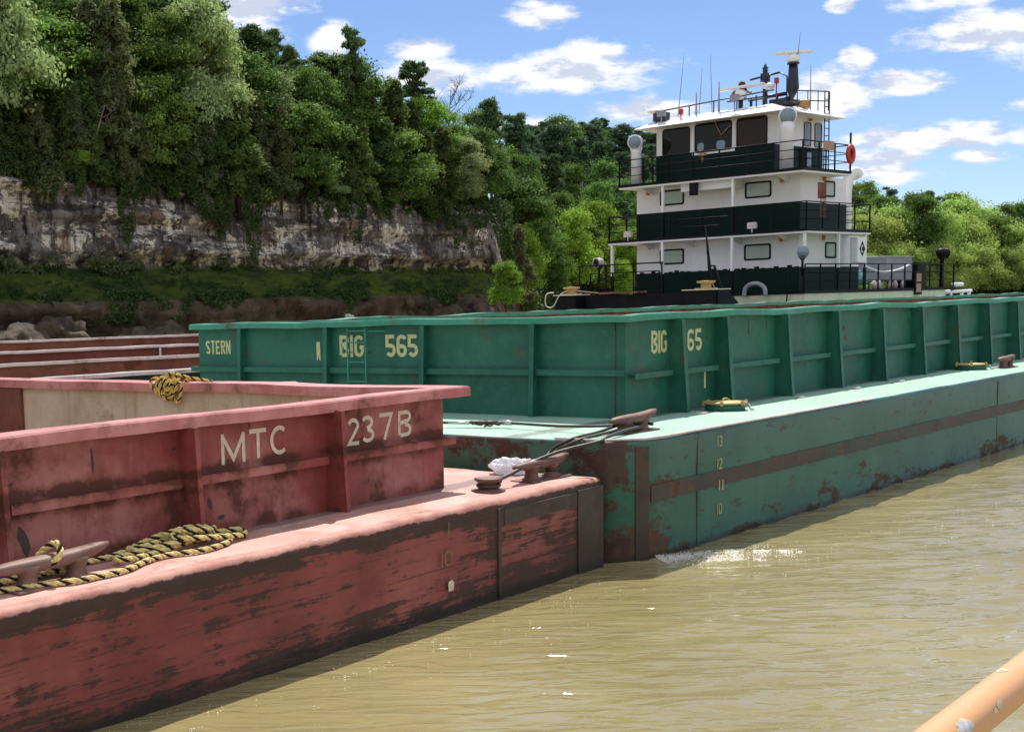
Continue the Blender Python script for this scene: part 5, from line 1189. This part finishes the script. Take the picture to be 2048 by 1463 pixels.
# right bank
g3 = 'willows along the right bank'; g4 = 'trees on the right hill'
row(range(1700, 2110, 44), lambda p: 2.5, 'along the right bank', g3, mixp((WIL,1),), hf(1700,10, 1900,10, 2100,12), jd=1.8, wide=(.75,1.0))
row(range(1690, 2120, 50), lambda p: 12, 'behind the bank willows', g3, mixp((WIL,4),(OAK,1)), hf(1700,15, 1800,18, 1950,15, 2100,16), jd=2, wide=(.75,.95))
row(range(1680, 2120, 52), lambda p: 26, 'low on the right hill', g4, mixp((OAK,4),(WIL,1)), hf(1700,17, 2100,16), jd=3, wide=(.8,1.05))
row(range(1670, 2120, 50), lambda p: 45, 'halfway up the right hill', g4, mixp((OAK,4),(LIM,1),(SIL,1)), hf(1700,14, 1950,13, 2100,12), jd=3, wide=(.8,1.1))
row(range(1660, 2120, 40), lambda p: 68, 'on the crest of the right hill', g4, mixp((OAK,4),(FAR,1)), hf(1680,13, 1750,17.5, 1790,12, 1860,13.5, 1960,14, 1985,10, 2100,9.5), jd=4, wide=(.75,1.1))
row(range(1400, 1680, 60), lambda p: 60, 'beyond the towboat', g4, mixp((OAK,3),(PIN,1)), hf(1400,13, 1700,14), wide=(1.1,1.4))
# bare snags
def snag(pos, H, seed, label, lean=(0, 0), r0=.16, nb=9, spread=.35):
    rr = random.Random(seed); top = Vector((lean[0], lean[1], H)); b = MB()
    b.tube([Vector((0,0,-.5)), top*.5+Vector((rr.uniform(-.1,.1)*H*.3,0,0)), top], [r0, r0*.6, r0*.12], 7); o = b.build('dead_tree', M['deadwood'], None, pos); tag(o, label, 'dead tree')
    b = MB()
    for k in range(nb):
        s_ = top*rr.uniform(.3, .92); a = rr.uniform(0, 6.28); L = H*spread*rr.uniform(.5, 1); e = s_+Vector((math.cos(a)*L, math.sin(a)*L, L*rr.uniform(.3, .9))); m_ = s_.lerp(e, .5)+Vector((0,0,-L*.08))
        b.tube([s_, m_, e], [r0*.3, r0*.18, r0*.05], 5)
        for j in range(9): q = s_.lerp(m_, 1.0).lerp(e, rr.random()); e2 = q+Vector((rr.uniform(-1,1), rr.uniform(-1,1), rr.uniform(.1,1.3)))*L*.4; b.tube([q, q.lerp(e2,.5)+Vector((rr.uniform(-.1,.1),0,.1))*L*.4, e2], [r0*.14, r0*.1, r0*.05], 4)
    b.build('branch', M['deadwood'], o)
snag(bpos(905, 16), 13.0, 3, 'bare leafless tree on the skyline right of the open pine', (.8, 0), .2, 20, .27)
snag(bpos(18, 3.5, 7.6), 3.8, 5, 'bare leaning trunk at the cliff foot by the left edge', (-1.6, 0), .14, 3, .1)
snag(bpos(196, 6.8, 15.0), 5.5, 6, 'grey leaning trunk rising from the cliff edge', (1.9, 1), .14, 5, .3)
snag(bpos(800, 5.6, 12.5), 2.6, 8, 'pale twisted snag on the upper cliff face', (.5, -.3), .1, 5, .4)
# undergrowth along the cliff edge, ledge and banks
def scatter(name, n, fn, size, mk, seed):
    rs = np.random.RandomState(seed); rr = random.Random(seed); P = []
    while len(P) < n:
        p = fn(rr)
        if p is not None: P.append(p[:])
    P = np.array(P); nrm = rs.normal(size=(n, 3))*.7+np.array([0,-.4,.6]); nrm /= np.linalg.norm(nrm, axis=1)[:, None]
    u = np.cross(nrm, rs.normal(size=(n, 3))); u /= np.linalg.norm(u, axis=1)[:, None]; v = np.cross(nrm, u); s_ = size*(.5+rs.rand(n))[:, None]
    V = np.stack([P-u*s_, P+v*s_*.6, P+u*s_, P-v*s_*.6], 1).reshape(-1, 3); me = bpy.data.meshes.new(name); fast_mesh(me, V, np.arange(n*4).reshape(n, 4)); me.materials.append(LM[mk])
    o = bpy.data.objects.new(name, me); COL.objects.link(o); tag(o, kind='stuff')
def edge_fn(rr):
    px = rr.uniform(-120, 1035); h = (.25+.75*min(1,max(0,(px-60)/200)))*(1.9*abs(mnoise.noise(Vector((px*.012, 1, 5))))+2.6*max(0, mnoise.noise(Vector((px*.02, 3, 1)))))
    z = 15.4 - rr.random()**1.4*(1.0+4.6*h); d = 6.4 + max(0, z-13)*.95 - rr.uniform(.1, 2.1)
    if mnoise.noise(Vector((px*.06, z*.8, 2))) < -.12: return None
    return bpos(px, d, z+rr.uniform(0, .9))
def floor_fn(rr): px = rr.uniform(-120, 1035); d = rr.uniform(8.2, 16); return bpos(px, d, hill(px, d)+rr.random()**2*1.6)
def ledge_fn(rr):
    px = rr.uniform(-120, 1040); z = rr.uniform(2.6, 5.2); 
    if mnoise.noise(Vector((px*.010, z*.35, 8)))+.35*mnoise.noise(Vector((px*.05, z, 4))) < .10+.0001*px: return None
    return bpos(px, 1.2+(z-3)*.7+rr.uniform(-1.2, .1), z)
def foot_fn(rr):
    px = rr.uniform(-120, 1000); z = rr.gauss(7.2, .35)
    if mnoise.noise(Vector((px*.02, z*.5, 18))) < .0+.0003*px: return None
    return bpos(px, 5.7+rr.uniform(-.8, .2), z)
def slope_fn(rr):
    px = rr.uniform(-120, 1030); z = rr.uniform(4.5, 7.3); n_ = mnoise.noise(Vector((px*.02, z*.9, 28)))+.5*mnoise.noise(Vector((px*.09, z*2, 5)))
    if n_ < .0: return None
    return bpos(px, 2.2+(z-4.4)*1.5-rr.uniform(.0, .35), z+.1)
def cove_fn(rr): px = rr.uniform(1050, 1420); d = rr.uniform(-1, 9); return bpos(px, d, hill(px, max(d, 0))*min(1, max(0, (d+1)/3))+rr.random()*2.2)
def rb_fn(rr): px = rr.uniform(1660, 2150); d = rr.uniform(0, 8); return bpos(px, d, min(2.6, d*.4)+rr.random()*2.2)
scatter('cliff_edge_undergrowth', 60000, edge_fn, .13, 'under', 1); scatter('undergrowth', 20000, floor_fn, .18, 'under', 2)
scatter('ledge_creeper', 16000, ledge_fn, .13, 'under', 3); scatter('cliff_foot_plants', 5000, foot_fn, .14, 'olive', 4)
scatter('slope_weeds', 16000, slope_fn, .09, 'under', 7)
scatter('cove_undergrowth', 9000, cove_fn, .32, 'under', 5); scatter('bank_undergrowth', 8000, rb_fn, .42, 'under', 6)
# boulders at the water's edge
def rock_mat():
    m, t, p, o = mat('shore_boulder_rock'); co = t.new('ShaderNodeTexCoord').outputs['Object']; x, y, z = t.sep(co)
    c = t.mix(t.ramp(t.noise(co, .7, 7, .7), .35, .65), (.030,.022,.016), (.10,.072,.045)); c = t.mix(t.ramp(t.noise(co, 1.3, 5), .68, .71), c, (.42,.40,.34))
    t.put(p.inputs['Base Color'], c); p.inputs['Roughness'].default_value = .9; t.put(p.inputs['Normal'], t.bump(t.noise(co, 1.5, 8, .7), .8, .2)); return m
M['rock'] = rock_mat(); M['palerock'] = simple('pale_slab', (.50,.46,.38), .9, var=.15, scale=2, bump=.4)
def boulder(pos, s_, seed, label, mt='rock', name='boulder'):
    bm = bmesh.new(); bmesh.ops.create_icosphere(bm, subdivisions=4, radius=1)
    for v in bm.verts:
        d = v.co.normalized(); k = 1+.35*fnoise(d*1.2+Vector((seed, 0, 0)), 4)+.1*mnoise.cell(d*2.2+Vector((seed, 1, 0))); v.co = Vector((d.x*s_[0]*k, d.y*s_[1]*k, d.z*s_[2]*k))
    b = MB(); b.bm(bm, smooth=True); o = b.build(name, M[mt], None, pos, seed*1.3); tag(o, label, 'rock')
boulder(bpos(55, -3, 1.0), (4.2,2.2,1.6), 1, 'large brown boulder at the left edge below the cliff'); boulder(bpos(128, -1.5, 1.4), (3.2,2,1.9), 2, 'tall brown boulder next to the leftmost boulder')
boulder(bpos(285, -2.5, .9), (2.2,1.6,1.3), 3, 'rounded boulder with pale patches above the moored barges'); boulder(bpos(345, -1.5, 1.0), (2.4,1.6,1.4), 4, 'dark boulder just left of the green barge corner')
boulder(bpos(905, -3, .8), (2.2,2,2.2), 5, 'brown boulder on the ledge under the right part of the cliff'); boulder(bpos(965, -4, .8), (1.8,2,2.1), 6, 'buff boulder at the right end of the cliff ledge')
boulder(bpos(708, -2.2, 2.0), (.62,.3,.62), 7, 'pale slab standing on the brown ledge above the green rim', 'palerock', 'rock_slab')
boulder(bpos(1024, -9, .9), (3.4,2.2,1.2), 8, 'low brown ledge rock under the small bright tree')
# ---------------------------------------------------------------- handrail of the boat the photo is taken from
def rail_mat():
    m, t, p, o = mat('varnished_rail_paint'); co = t.new('ShaderNodeTexCoord').outputs['Object']
    c = t.mix(t.noise(co, 3, 6, .6, stretch=(.4, 6, 6)), (.60,.29,.115), (.72,.40,.18))
    f = t.ramp(t.noise(co, 22, 6, .6), .69, .72); c = t.mix(f, c, (.62,.56,.40))
    x, y, z = t.sep(co); c = t.mix(t.ramp(t.math('ADD', z, t.math('MULTIPLY', t.noise(co, 9, 5), .02)), -.012, -.024), c, (.42,.12,.06))
    t.put(p.inputs['Base Color'], c); p.inputs['Roughness'].default_value = .42
    t.put(p.inputs['Normal'], t.bump(t.math('ADD', f, t.noise(co, 8, 5, stretch=(.3, 4, 4))), .25, .004)); return m
M['rail'] = rail_mat()
M['baremetal'] = simple('bare_worn_patch', (.55,.54,.56), .5, var=.2, scale=60)
M['patch'] = simple('old_pale_paint', (.62,.55,.36), .6, var=.15, scale=60)
hr = empty('handrail', (.97, 1.955, 2.655), .8492, 'tan painted boat handrail with flaked pale spots in the lower right corner', 'handrail')
b = MB(); K = 40; vs = []; prof_ = []
for k in range(20):
    th = 2*math.pi*k/20; c_, s_ = math.cos(th), math.sin(th); prof_.append((.0285*math.copysign(abs(c_)**.75, c_), .0275*math.copysign(abs(s_)**.8, s_)))
for i in range(K+1):
    x = -1.2+3.6*i/K
    for y, z in prof_: vs.append((x, y, z))
b.add(vs, [(i*20+k, i*20+(k+1) % 20, (i+1)*20+(k+1) % 20, (i+1)*20+k) for i in range(K) for k in range(20)], True)
b.add([vs[k] for k in range(20)], [tuple(range(20))]); b.add([vs[K*20+k] for k in range(20)], [tuple(range(20))[::-1]])
b.build('rail', M['rail'], hr)
def blot(b, x, th0, rx, rt_, seed, off=.0008, n=22):
    rr_ = random.Random(seed); ring = []
    for k in range(n):
        a = 2*math.pi*k/n; q = rr_.uniform(.82, 1.12); ring.append((x+rx*q*math.cos(a), th0+rt_*q*math.sin(a)))
    def P(x_, th):
        c_, s_ = math.cos(th), math.sin(th); return (x_, (.0285+off)*math.copysign(abs(c_)**.75, c_), (.0275+off)*math.copysign(abs(s_)**.8, s_))
    vs = [P(x, th0)] + [P(*p) for p in ring] + [P((p[0]+x)/2, (p[1]+th0)/2) for p in ring]
    fs = [(0, n+1+k, n+1+(k+1) % n) for k in range(n)] + [(n+1+k, 1+k, 1+(k+1) % n, n+1+(k+1) % n) for k in range(n)]
    b.add(vs, fs, True)
for q in ((-.20,2.5,.032,.50,1),(-.05,2.72,.012,.26,3),(-.072,2.82,.008,.15,5),(.09,1.35,.010,.22,6)): b = MB(); blot(b, *q, .0006); b.build('flaked_spot', M['patch'], hr)
for q in ((-.203,2.56,.026,.42,2),(.091,1.36,.004,.12,7)): b = MB(); blot(b, *q, .0014); b.build('bare_spot', M['baremetal'], hr)
b = MB()
for x in (-1.0, 1.6): b.tube([(x, 0, -.03), (x, 0, -1.0)], .016, 10)
b.build('rail_post', M['zinc'], hr)
